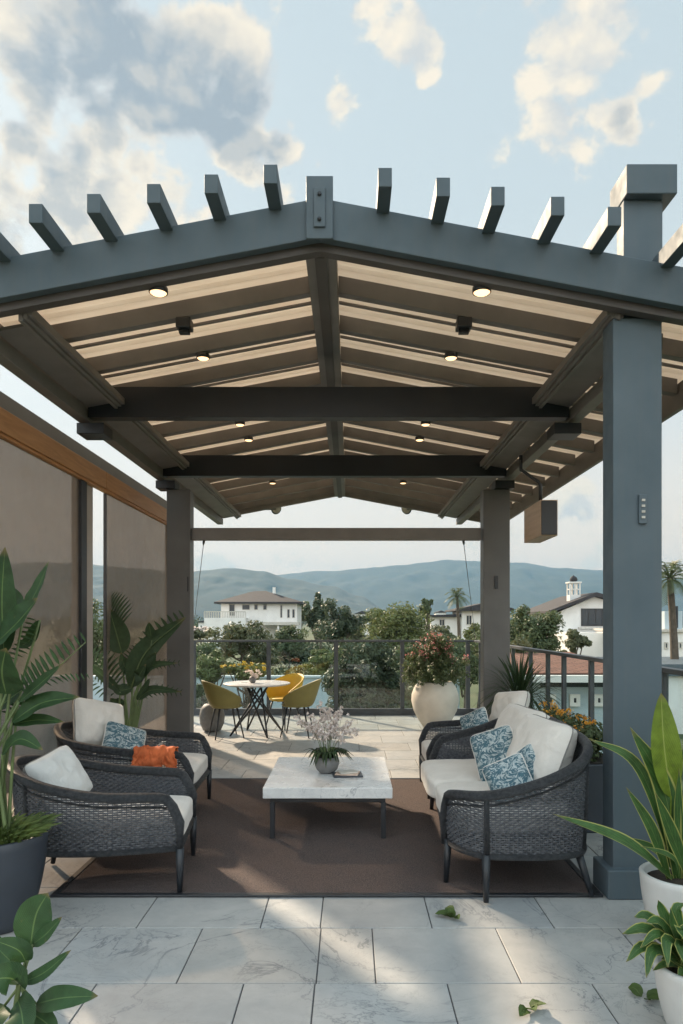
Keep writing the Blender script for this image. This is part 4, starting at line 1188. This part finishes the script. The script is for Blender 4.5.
comb(lf, [B(140, 698), B(158, 690), B(180, 692)], .08, 9, .6, (0, -1, .2), w=.09)
comb(lf, [B(128, 668, .05), B(132, 660, .05), B(140, 648, .05)], .14, 8, .2, (0, -1, .2), w=.06)
lf.build('leaves', 'lf_palm', pp); st.build('stems', 'stem', pp)

# ficus, lower left corner
fc = thing('potted_plant', 'broad leaved green plant in the lower left corner of the picture', 'potted plant', (-1.02, 2.0, 0))
pot(fc, (-1.02, 2.0), .10, .14, .26, 'pot_grey')
lf = MB(); st = MB(); D2 = 2.0
def F(px, py, d=0): return at(px, py, D2 + d)
base = V((-1.02, 2.0, .24)); hub = F(20, 985)
rib(st, [base, base.lerp(hub, .5) + V((.01, 0, 0)), hub, F(25, 962)], .008, .004)
rib(st, [base + V((.02, 0, 0)), F(2, 1060), F(14, 1010), F(20, 960)], .006, .004)
for b, m_, t, w, d, up in (((30, 948), (36, 915), (48, 893), .15, .0, (.1, -1, .1)), ((33, 944), (46, 934), (62, 917), .06, -.05, (-.3, -1, .4)), ((26, 962), (18, 950), (-6, 940), .09, -.04, (0, -.8, .6)),
                        ((24, 982), (45, 972), (71, 950), .055, -.05, (-.2, -1, .5)), ((36, 1004), (62, 998), (98, 996), .095, -.12, (0, -.75, .6)), ((20, 985), (8, 978), (-25, 982), .12, -.1, (0, -.8, .5)),
                        ((18, 1000), (22, 1015), (24, 1040), .13, -.1, (.2, -1, .2)), ((30, 1012), (45, 1022), (58, 1035), .10, -.05, (0, -.9, .4)), ((5, 1005), (-10, 1020), (-25, 1050), .12, -.1, (0, -.9, .4)),
                        ((15, 965), (0, 950), (-18, 925), .09, .1, (0, -1, .2)), ((20, 1060), (40, 1070), (80, 1080), .12, 0, (0, -.7, .7)), ((0, 1080), (-30, 1075), (-70, 1080), .12, 0, (0, -.7, .7))):
    lf.leaf([F(*b, 0), F(*m_, d * .6), F(*t, d)], w, up, .22, nseg=14, prof=lambda t: 1.75 * t ** .55 * (1 - t) ** .8 if 0 < t < 1 else 0, ripple=.05, seed=b[1])
    st.tube([hub if b[1] < 1020 else base.lerp(hub, .5), F(*b)], .004, 6)
lf.build('leaves', 'lf_ficus', fc); st.build('stems', 'stem', fc)

# strap leaved plant in the white pot, right
D3 = 3.5
sp = thing('potted_plant', 'strap leaved plant with yellow edged leaves in a white pot beside the front right post', 'potted plant', (1.66, D3, 0))
pot(sp, (1.66, D3), .135, .20, .345, 'pot_white', belly=.012)
lf = MB(); lime = MB(); base = V((1.66, D3, .30))
def S(px, py, d=0): return at(px, py, D3 + d)
strap = lambda t: min(1, .35 + t * 1.6) * (1 - max(0, (t - .45) / .55) ** 1.8) if t < 1 else 0
for b, m_, t, w, d, up in (((676, 876), (625, 842), (553, 814), .075, -.12, (-.1, -.6, .8)), ((680, 872), (640, 770), (588, 738), .06, .08, (-.2, -.8, .6)), ((678, 870), (664, 790), (630, 727), .11, .02, (-.2, -1, .3)),
                        ((670, 868), (652, 830), (626, 787), .06, -.05, (-.1, -1, .3)), ((690, 870), (672, 835), (655, 792), .07, -.08, (0, -1, .2)), ((688, 868), (678, 820), (679, 768), .06, -.02, (.2, -1, 0)),
                        ((684, 872), (655, 850), (618, 836), .045, .10, (0, -.7, .7)), ((690, 872), (700, 800), (722, 735), .09, 0, (.2, -1, .2)), ((694, 872), (722, 830), (765, 800), .08, -.05, (.2, -.7, .6)),
                        ((692, 872), (705, 780), (700, 710), .08, .1, (0, -1, 0)), ((680, 872), (672, 858), (640, 846), .04, -.12, (0, -.6, .7)), ((684, 870), (690, 760), (684, 700), .07, .12, (.3, -1, 0)),
                        ((690, 874), (720, 860), (750, 862), .06, -.1, (0, -.6, .8)), ((683, 872), (676, 800), (684, 742), .05, .05, (.5, -1, 0))):
    e = S(*b); e = V((max(1.54, min(1.78, e.x)), e.y, .30))
    lf.leaf([e, S(*m_, d * .6), S(*t, d)], w, up, .35, nseg=18, prof=strap)
lf.build('leaves', 'lf_snake', sp)
rib(lime, [base + V((.02, 0, 0)), S(672, 830), S(671, 796)], .006, .004)
lime.leaf([S(671, 798), S(664, 745, .0), S(661, 693, .03)], .165, (.15, -1, .1), .2, nseg=16, prof=lambda t: math.sin(math.pi * min(1, t ** .8)) ** .7 if 0 < t < 1 else 0)
lime.build('tall_leaf', 'lf_lime', sp)

# small leafy plant in the lower right pot
D4 = 2.72
sm = thing('potted_plant', 'low rosette leaved plant in the white pot at the lower right corner', 'potted plant', (1.345, D4, 0))
pot(sm, (1.345, D4), .10, .155, .27, 'pot_white', belly=.01)
lf = MB(); r = random.Random(8); c0 = V((1.33, D4 - .02, .25))
def K(px, py, d=0): return at(px, py, D4 + d)
for m_, t, w, d in (((650, 936), (622, 934), .055, -.06), ((648, 952), (626, 962), .05, -.10), ((652, 925), (634, 917), .05, 0), ((664, 922), (658, 900), .055, .0), ((676, 920), (684, 903), .05, 0),
                    ((655, 955), (646, 978), .05, -.14), ((668, 945), (668, 968), .05, -.16), ((690, 930), (708, 915), .05, 0), ((690, 945), (716, 945), .05, -.05), ((660, 940), (640, 948), .045, -.12),
                    ((672, 930), (670, 908), .05, -.08), ((684, 938), (694, 925), .05, -.1), ((680, 950), (688, 970), .05, -.15), ((662, 930), (646, 922), .05, -.08), ((680, 935), (700, 960), .05, -.15)):
    lf.leaf([c0 + V((r.gauss(0, .015), r.gauss(0, .01), 0)), K(*m_, d * .6) + V((0, 0, .02)), K(*t, d)], w, (0, -.6, .8), .3, nseg=10)
for i in range(34):
    a = r.random() * 6.28; el = r.uniform(.15, 1.3); L = r.uniform(.10, .18)
    d = V((math.cos(a) * math.cos(el), math.sin(a) * math.cos(el), math.sin(el)))
    lf.leaf([c0, c0 + d * L * .6 + V((0, 0, .01)), c0 + d * L + V((0, 0, -.03))], .042, (0, -.3, 1), .3, nseg=8)
lf.build('leaves', 'lf_snake', sm)

# fallen leaves on the tiles
for px, py, lab, n, sd in ((453, 918, 'green fallen leaf cluster on the tiles near the corner of the rug', 5, 1), (528, 1010, 'green fallen leaf cluster on the tiles at the bottom edge', 4, 2), (644, 1000, 'small green fallen leaves beside the lower right pot', 3, 3)):
    d = 1.6 * 700 / (py - 622); c = V(((px - 350) * d / 700, d, .002)); m = MB(); r = random.Random(sd)
    for i in range(n):
        a = i * 3.9 / n + sd * 1.7 + r.random() * .8; L = r.uniform(.05, .095); dv = V((math.cos(a), math.sin(a) * .9, 0))
        b = c + dv * .012 + V((0, 0, .006))
        m.leaf([b, b + dv * L * .5 + V((0, 0, .012 + .015 * r.random())), b + dv * L + V((0, 0, .008 + r.random() * .03))], .05, (r.gauss(0, .3), r.gauss(0, .3), 1), .35, nseg=8, ripple=.1, seed=i)
    if n > 4: m.leaf([c, c + V((-.01, 0, .03)), c + V((-.02, .01, .055))], .045, (0, -1, .4), .3, nseg=7)
    m.tube([c + V((0, 0, .004)), c + V((.02, -.02, .01))], .0025, 5)
    tag(m.build('fallen_leaves', 'lf_fallen', loc=c), lab, 'leaves', 'fallen leaves on the tiles')

# coffee table plant
tc = V((-.185, 5.60, .397))
fo = thing('flowering_plant', 'white flowering plant in a round grey pot on the coffee table', 'potted plant', tc)
m = MB(); m.lathe([(.045, 0), (.06, .004), (.085, .03), (.098, .07), (.096, .10), (.082, .125), (.076, .128), (.072, .12), (.07, .11)], tc, 36); m.build('pot', 'pot_grey', fo)
MB().lathe([(.07, .10), (.069, .112), (.004, .118)], tc, 20).build('soil', 'soil', fo)
lf = MB(); r = random.Random(5)
for i in range(46):
    a = r.random() * 6.28; L = r.uniform(.10, .20); d = V((math.cos(a), math.sin(a), 0)); b = tc + V((d.x * .03, d.y * .03, .11))
    lf.leaf([b, b + d * L * .5 + V((0, 0, .07)), b + d * L + V((0, 0, r.uniform(-.04, .05)))], .028, (0, 0, 1), .3, nseg=8)
lf.build('leaves', 'lf_palm', fo)
st = MB(); pe = MB()
for tx, ty, tz in ((-.19, .02, .40), (-.12, .0, .45), (-.05, .03, .54), (.02, -.02, .50), (.08, .02, .46), (.12, 0, .50), (.20, .02, .40), (-.24, -.02, .44), (.05, .05, .38), (-.08, -.04, .36), (.24, -.01, .34)):
    e = tc + V((tx, ty, tz)); b = tc + V((tx * .1, ty * .1, .11)); cu = spline([b, b.lerp(e, .5) + V((tx * -.12, 0, .05)), e], 14)
    st.tube(cu, [.003 - .00012 * i for i in range(15)], 5)
    for i in range(6, 15):
        for k in range(5):
            p = cu[i] + V((r.gauss(0, .018), r.gauss(0, .018), r.gauss(0, .014)))
            leafcloud(pe, p, .012, .012, .012, 9, .011, r, .3)
st.build('stems', 'stem', fo); pe.build('blossom', 'white_pet', fo)
bk = thing('magazine_stack', 'small stack of magazines on the coffee table right of the flower pot', 'magazines', (-.02, 5.50, .397))
for i, (a, w) in enumerate(((.1, .115), (-.15, .09), (.3, .07))):
    mt = Matrix.Translation((-.02, 5.50, 0)) @ Matrix.Rotation(a, 4, 'Z')
    MB().box(-w, w, -w * .75, w * .75, .3965 + i * .011, .4065 + i * .011, mt).build('magazine', ('pot_dark', 'paper', 'cream_trim')[i], bk, bevel=.001)

# urn with pink flowers
uc = V((1.30, 10.7, 0))
ur = thing('urn_planter', 'large cream round urn with a pink flowering shrub by the rear railing', 'planter', uc)
MB().lathe([(.17, 0), (.19, .01), (.25, .10), (.33, .25), (.362, .40), (.355, .50), (.315, .61), (.27, .67), (.255, .69), (.235, .69), (.225, .67), (.22, .62)], uc, 56).build('pot', 'urn', ur)
MB().lathe([(.22, .60), (.218, .63), (.005, .65)], uc, 20).build('soil', 'soil', ur)
lf = MB(); fl = MB(); st = MB(); r = random.Random(21)
for i in range(150):
    a = r.random() * 6.28; el = r.uniform(.12, 1.5); L = r.uniform(.25, .72)
    d = V((math.cos(a) * math.cos(el) * .78, math.sin(a) * math.cos(el) * .78, math.sin(el)))
    e = uc + V((0, 0, .64)) + d * L; st.tube([uc + V((d.x * .1, d.y * .1, .62)), e], .004, 4)
    leafcloud(lf, e, .075, .075, .075, 55, .022, r, .4)
    if e.z > .98 and r.random() < .7:
        leafcloud(fl, e + V((0, 0, .05)), .06, .06, .07, 16, .017, r, .4)
lf.build('leaves', 'fo_mid', ur); fl.build('blossom', 'pink', ur); st.build('stems', 'stem', ur)

# spiky plant behind the armchair
yc = V((1.80, 7.45, 0))
yk = thing('potted_plant', 'spiky narrow leaved plant behind the rear right armchair', 'potted plant', yc)
pot(yk, (yc.x, yc.y), .13, .18, .50, 'pot_grey')
lf = MB(); r = random.Random(2); b = yc + V((0, 0, .72))
for i in range(190):
    a = i * 2.4; el = R(85 - 105 * (i / 190) ** .8); L = r.uniform(.46, .64)
    d = V((math.cos(a) * math.cos(el), math.sin(a) * math.cos(el), math.sin(el)))
    e = b + d * L + V((0, 0, -.22 * (1 - math.sin(el)))); lf.leaf([b, b + d * L * .55 + V((0, 0, .05)), e], .017, (0, 0, 1) if abs(d.z) < .9 else (0, -1, 0), .3, nseg=7, prof=strap)
lf.build('leaves', 'lf_palm', yk); MB().tube([yc + V((0, 0, .45)), b], .035, 10).build('trunk', 'bark', yk)

# planter trough with orange flowers along the right railing
tr = thing('planter_trough', 'long planter of orange flowers along the right railing behind the sofa', 'planter', (1.9, 6.1, 0))
MB().box(1.74, 2.08, 5.3, 6.95, 0, .52).build('trough', 'pot_dark', tr, bevel=.01)
MB().box(1.76, 2.06, 5.32, 6.93, .522, .53).build('soil', 'soil', tr)
lf = MB(); fl = MB(); r = random.Random(6)
for i in range(60):
    c = V((r.uniform(1.78, 2.05), 5.35 + 1.55 * i / 60, r.uniform(.58, .74)))
    leafcloud(lf, c, .09, .09, .08, 75, .022, r, .4)
    if r.random() < .6: leafcloud(fl, c + V((0, 0, .09)), .045, .045, .03, 14, .017, r, .4)
lf.build('leaves', 'fo_mid', tr); fl.build('blossom', 'orange_pet', tr)

# ------------------------------------------------------------------ dining set
dc = V((-1.33, 10.0, 0))
dt = thing('dining_table', 'round white topped dining table with crossed black legs near the rear railing', 'dining table', dc)
MB().lathe([(.44, .705), (.475, .715), (.475, .728), (.468, .732), (.004, .7322)], dc, 56).build('tabletop', 'table_marble', dt)
MB().lathe([(.20, .690), (.22, .6905), (.22, .704), (.004, .7045)], dc, 24).build('hub', 'black_metal', dt)
for k in range(4):
    a = k * math.pi / 2 + .5; l = MB()
    f = dc + V((math.cos(a) * .40, math.sin(a) * .40, 0))
    for s in (-.7, .7):
        tp = dc + V((math.cos(a + math.pi + s) * .17, math.sin(a + math.pi + s) * .17, .692))
        l.tube([f + V((0, 0, .0)), f.lerp(tp, .5), tp], [.012, .015, .013], 8)
    l.build('leg', 'black_metal', dt)
def shellchair(label, loc, ang, mat):
    loc = V(loc); rt = Matrix.Rotation(ang, 3, 'Z')
    o = thing('shell_chair', label, 'chair', loc, 'shell chairs round the dining table')
    m = MB()
    def sh(u, v):
        t = (u - .5) * 2; a = math.pi + t * R(125)
        hgt = .10 + .27 * max(0, math.cos(t * R(88))) ** .8
        rr = .20 + .075 * v ** .6
        p = V((math.cos(a) * rr * 1.02 + .02, math.sin(a) * rr, .43 + hgt * v ** 1.1))
        p.x -= .06 * v * max(0, math.cos(t * R(88)))
        return loc + rt @ p
    m.grid(sh, 32, 10)
    so_ = m.build('shell', mat, o); sd = so_.modifiers.new('thick', 'SOLIDIFY'); sd.thickness = .014
    c = MB(); c.lathe([(.19, 0), (.215, .012), (.22, .03), (.20, .045), (.12, .052), (.004, .053)], loc + rt @ V((.025, 0, .415)), 36); c.build('seat', mat, o)
    for sx in (-1, 1):
        for sy in (-1, 1):
            MB().tube([loc + rt @ V((sx * .12 + .02, sy * .12, .42)), loc + rt @ V((sx * .20 + .02, sy * .19, 0))], [.014, .009], 8).build('leg', 'black_metal', o)
    u = MB(); u.box(-.14, .16, -.012, .012, .400, .414, Matrix.Translation(loc) @ rt.to_4x4()); u.box(-.012, .012, -.14, .14, .386, .3995, Matrix.Translation(loc) @ rt.to_4x4()); u.build('underframe', 'black_metal', o)
shellchair('olive shell chair on the left side of the dining table', (-1.74, 9.72, 0), R(25), 'olive')
shellchair('bright yellow shell chair behind the dining table', (-.99, 10.62, 0), R(235), 'yellow')
shellchair('olive green shell chair on the right side of the dining table', (-.72, 9.86, 0), R(172), 'olive')
vs = thing('flower_vase', 'small pot of pale pink flowers on the dining table', 'vase', (-1.39, 10.0, .733))
MB().lathe([(.03, 0), (.05, .03), (.05, .07), (.035, .09), (.03, .088)], (-1.39, 10.0, .733), 20).build('vase', 'pot_grey', vs)
m = MB(); r = random.Random(2)
for i in range(14): leafcloud(m, (-1.39 + r.gauss(0, .045), 10 + r.gauss(0, .04), .86 + r.gauss(0, .03)), .03, .03, .03, 16, .016, r, .4)
m.build('blossom', 'white_pet', vs)
sb = thing('stone_pot', 'dark grey rounded stone pot on the floor behind the olive chair at the left', 'pot', (-2.02, 10.25, 0))
MB().lathe([(.08, 0), (.13, .02), (.175, .12), (.185, .22), (.165, .33), (.12, .39), (.08, .41), (.07, .405), (.065, .38)], (-2.02, 10.25, 0), 32).build('body', 'pot_grey', sb)

# ------------------------------------------------------------------ haze
m, nt, b, out = newmat('haze'); nt.nodes.remove(b)
pv = nt.nodes.new('ShaderNodeVolumePrincipled'); pv.inputs['Color'].default_value = (.20, .37, .55, 1)
pv.inputs['Density'].default_value = HAZE; pv.inputs['Anisotropy'].default_value = .2
nt.links.new(pv.outputs[0], out.inputs['Volume']); M['haze'] = m
hz = MB().box(-6000, 6000, -5200, 5200, -4.4, 420).build('haze', 'haze', kind='stuff'); hz['label'] = 'thin blue haze over the valley'

# ------------------------------------------------------------------ camera, sun, sky
cam = bpy.data.cameras.new('camera'); co = bpy.data.objects.new('camera', cam); COL.objects.link(co)
cam.sensor_fit = 'VERTICAL'; cam.sensor_height = 36; cam.lens = 700 / 1024 * 36
cam.shift_x = -8.5 / 1024; cam.shift_y = 110 / 1024; cam.clip_start = .05; cam.clip_end = 20000
co.location = (0, 0, EYE); co.rotation_euler = (math.pi / 2, 0, 0); scene.camera = co

sun_az = math.atan2(-SX, SY)   # direction towards the sun: (-SX, SY)
l = bpy.data.lights.new('sun', 'SUN'); l.energy = SUNE; l.angle = R(2); l.color = (1, .80, .58)
lo = bpy.data.objects.new('sun', l); COL.objects.link(lo)
el = R(SEL)
sd = V((-SX * math.cos(el), SY * math.cos(el), math.sin(el)))
lo.rotation_euler = (-sd).to_track_quat('-Z', 'Y').to_euler(); lo.location = (-20, 25, 20)

w = bpy.data.worlds.new('World'); scene.world = w; w.use_nodes = True; nt = w.node_tree
bg = nt.nodes['Background']; bg.inputs[1].default_value = SKYS
sky = nt.nodes.new('ShaderNodeTexSky'); sky.sky_type = 'NISHITA'; sky.sun_disc = False
sky.sun_elevation = el; sky.sun_rotation = math.atan2(sd.x, sd.y); sky.air_density = 1.0; sky.dust_density = 1.5; sky.ozone_density = 1.5
tcn = nt.nodes.new('ShaderNodeTexCoord'); gen = tcn.outputs['Generated']
sep = nt.nodes.new('ShaderNodeSeparateXYZ'); nt.links.new(gen, sep.inputs[0])
def mth(op, a, b=None, c=None):
    n = nt.nodes.new('ShaderNodeMath'); n.operation = op
    for s, v in zip(n.inputs, (a, b, c)):
        if v is None: continue
        if isinstance(v, bpy.types.NodeSocket): nt.links.new(v, s)
        else: s.default_value = v
    return n.outputs[0]
def vmth(op, a, b):
    n = nt.nodes.new('ShaderNodeVectorMath'); n.operation = op
    nt.links.new(a, n.inputs[0])
    if isinstance(b, bpy.types.NodeSocket): nt.links.new(b, n.inputs[1])
    else: n.inputs[1].default_value = b
    return n
# hazy pale gradient over the clear sky: cream low down, pale blue above
zc = mth('MAXIMUM', sep.outputs[2], 0)
veil = nt.nodes.new('ShaderNodeValToRGB'); nt.links.new(zc, veil.inputs[0])
ce = veil.color_ramp.elements
S_ = 1 / SKYS
veilc = [(0.0, (.64, .47, .35)), (.13, (.48, .41, .335)), (.27, (.35, .365, .355)), (.50, (.285, .325, .335)), (1.0, (.245, .295, .32))]
while len(ce) < len(veilc): ce.new(.5)
for e_, (p, c) in zip(ce, veilc): e_.position = p; e_.color = (*c, 1)
vs_ = vmth('SCALE', veil.outputs[0], (0, 0, 0)); vs_.inputs['Scale'].default_value = S_
base = mix(nt, .94, sky.outputs[0], vs_.outputs[0])
# clouds: broken noise gathered round a few places of the sky
warp = nt.nodes.new('ShaderNodeTexNoise'); warp.inputs['Scale'].default_value = 3; warp.inputs['Detail'].default_value = 4; nt.links.new(gen, warp.inputs['Vector'])
wv = vmth('SUBTRACT', warp.outputs['Color'], (.5, .5, .5)); ws = vmth('SCALE', wv.outputs[0], (0, 0, 0)); ws.inputs['Scale'].default_value = .09
gw_ = vmth('ADD', gen, ws.outputs[0]).outputs[0]
st_ = vmth('MULTIPLY', gw_, (1, 1, 1.35)).outputs[0]
def nz(scale, det, vec, off=(0, 0, 0)):
    n = nt.nodes.new('ShaderNodeTexNoise'); n.inputs['Scale'].default_value = scale; n.inputs['Detail'].default_value = det; n.inputs['Roughness'].default_value = .6
    nt.links.new(vmth('ADD', vec, off).outputs[0], n.inputs['Vector']); return n.outputs[0]
def billow(vec):
    def vo(sc, off):
        n = nt.nodes.new('ShaderNodeTexVoronoi'); n.feature = 'SMOOTH_F1'; n.inputs['Scale'].default_value = sc; n.inputs['Smoothness'].default_value = .35
        nt.links.new(vmth('ADD', vec, off).outputs[0], n.inputs['Vector']); return n.outputs['Distance']
    puffs = mth('ADD', mth('MULTIPLY', mth('SUBTRACT', .5, vo(11, (1, 2, 0))), .30), mth('MULTIPLY', mth('SUBTRACT', .5, vo(27, (4, 0, 2))), .20))
    return mth('ADD', puffs, mth('MULTIPLY_ADD', nz(30, 9, vec, (2.1, .7, 3)), .30, mth('MULTIPLY', nz(7.5, 5, vec, (3.1, 1.7, 0)), .75)))
cl = billow(st_)
blob = None
def dirpx(px, py): return V(((px - 350) / 700, 1, (622 - py) / 700)).normalized()
for px, py, rad, k in CLOUDS:
    d = vmth('DISTANCE', gw_, dirpx(px, py)).outputs['Value']
    g = mth('MULTIPLY', mth('SMOOTH_MAX' if False else 'MAXIMUM', mth('SUBTRACT', 1, mth('DIVIDE', d, rad)), 0), k)
    blob = g if blob is None else mth('MAXIMUM', blob, g)
dens = mth('ADD', mth('SUBTRACT', cl, .56), mth('MULTIPLY', mth('SUBTRACT', blob, .30), .50))
cov = nt.nodes.new('ShaderNodeMapRange'); cov.interpolation_type = 'SMOOTHSTEP'; cov.inputs[1].default_value = 0; cov.inputs[2].default_value = .11; nt.links.new(dens, cov.inputs[0])
# the thick hearts of the big clouds turn grey
dk = None
for px, py, rad in DARKS:
    d = vmth('DISTANCE', gw_, dirpx(px, py)).outputs['Value']
    g = mth('MAXIMUM', mth('SUBTRACT', 1, mth('DIVIDE', d, rad)), 0); dk = g if dk is None else mth('MAXIMUM', dk, g)
dkn = mth('ADD', mth('MULTIPLY', dk, 1.3), mth('MULTIPLY', mth('SUBTRACT', nz(9, 7, st_, (7, 2, 1)), .5), 1.6))
dm = nt.nodes.new('ShaderNodeMapRange'); dm.interpolation_type = 'SMOOTHSTEP'; dm.inputs[1].default_value = .25; dm.inputs[2].default_value = .85; nt.links.new(dkn, dm.inputs[0])
th_ = nt.nodes.new('ShaderNodeMapRange'); th_.interpolation_type = 'SMOOTHSTEP'; th_.inputs[1].default_value = .05; th_.inputs[2].default_value = .22; nt.links.new(dens, th_.inputs[0])
dthick = mth('MULTIPLY', dm.outputs[0], th_.outputs[0])
lit_ = vmth('ADD', st_, (-.030, .0, .030)).outputs[0]
c2_ = billow(lit_)
rel_ = mth('MULTIPLY_ADD', mth('SUBTRACT', cl, c2_), 4.5, .55)
relc = nt.nodes.new('ShaderNodeClamp'); nt.links.new(rel_, relc.inputs[0]); rel_ = relc.outputs[0]
bright = mix(nt, rel_, tuple(S_ * x for x in (.30, .31, .31)), tuple(S_ * x for x in (.46, .41, .335)))
cc = mix(nt, mth('MULTIPLY', dthick, mth('SUBTRACT', 1.15, mth('MULTIPLY', rel_, .45))), bright, tuple(S_ * x for x in (.165, .195, .22)))
fin_ = mix(nt, mth('MULTIPLY', cov.outputs[0], .92), base, cc)
# unseen sky behind the camera is brightened as added fill light
bk_ = nt.nodes.new('ShaderNodeMapRange'); bk_.inputs[1].default_value = .1; bk_.inputs[2].default_value = -.6; bk_.inputs[3].default_value = 1; bk_.inputs[4].default_value = BACK_FILL
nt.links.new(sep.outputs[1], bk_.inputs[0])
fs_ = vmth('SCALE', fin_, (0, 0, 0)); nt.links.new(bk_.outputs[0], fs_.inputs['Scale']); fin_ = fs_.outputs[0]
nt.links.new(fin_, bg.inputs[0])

vs = scene.view_settings; vs.view_transform = 'Standard'; vs.look = 'None'; vs.exposure = EXPO; vs.gamma = 1; vs.use_curve_mapping = False
cy = scene.cycles; cy.use_denoising = True; cy.use_adaptive_sampling = True; cy.adaptive_threshold = .02; cy.max_bounces = 8; cy.transparent_max_bounces = 24; cy.volume_bounces = 1; cy.caustics_reflective = False; cy.caustics_refractive = False
cy.sample_clamp_indirect = 6
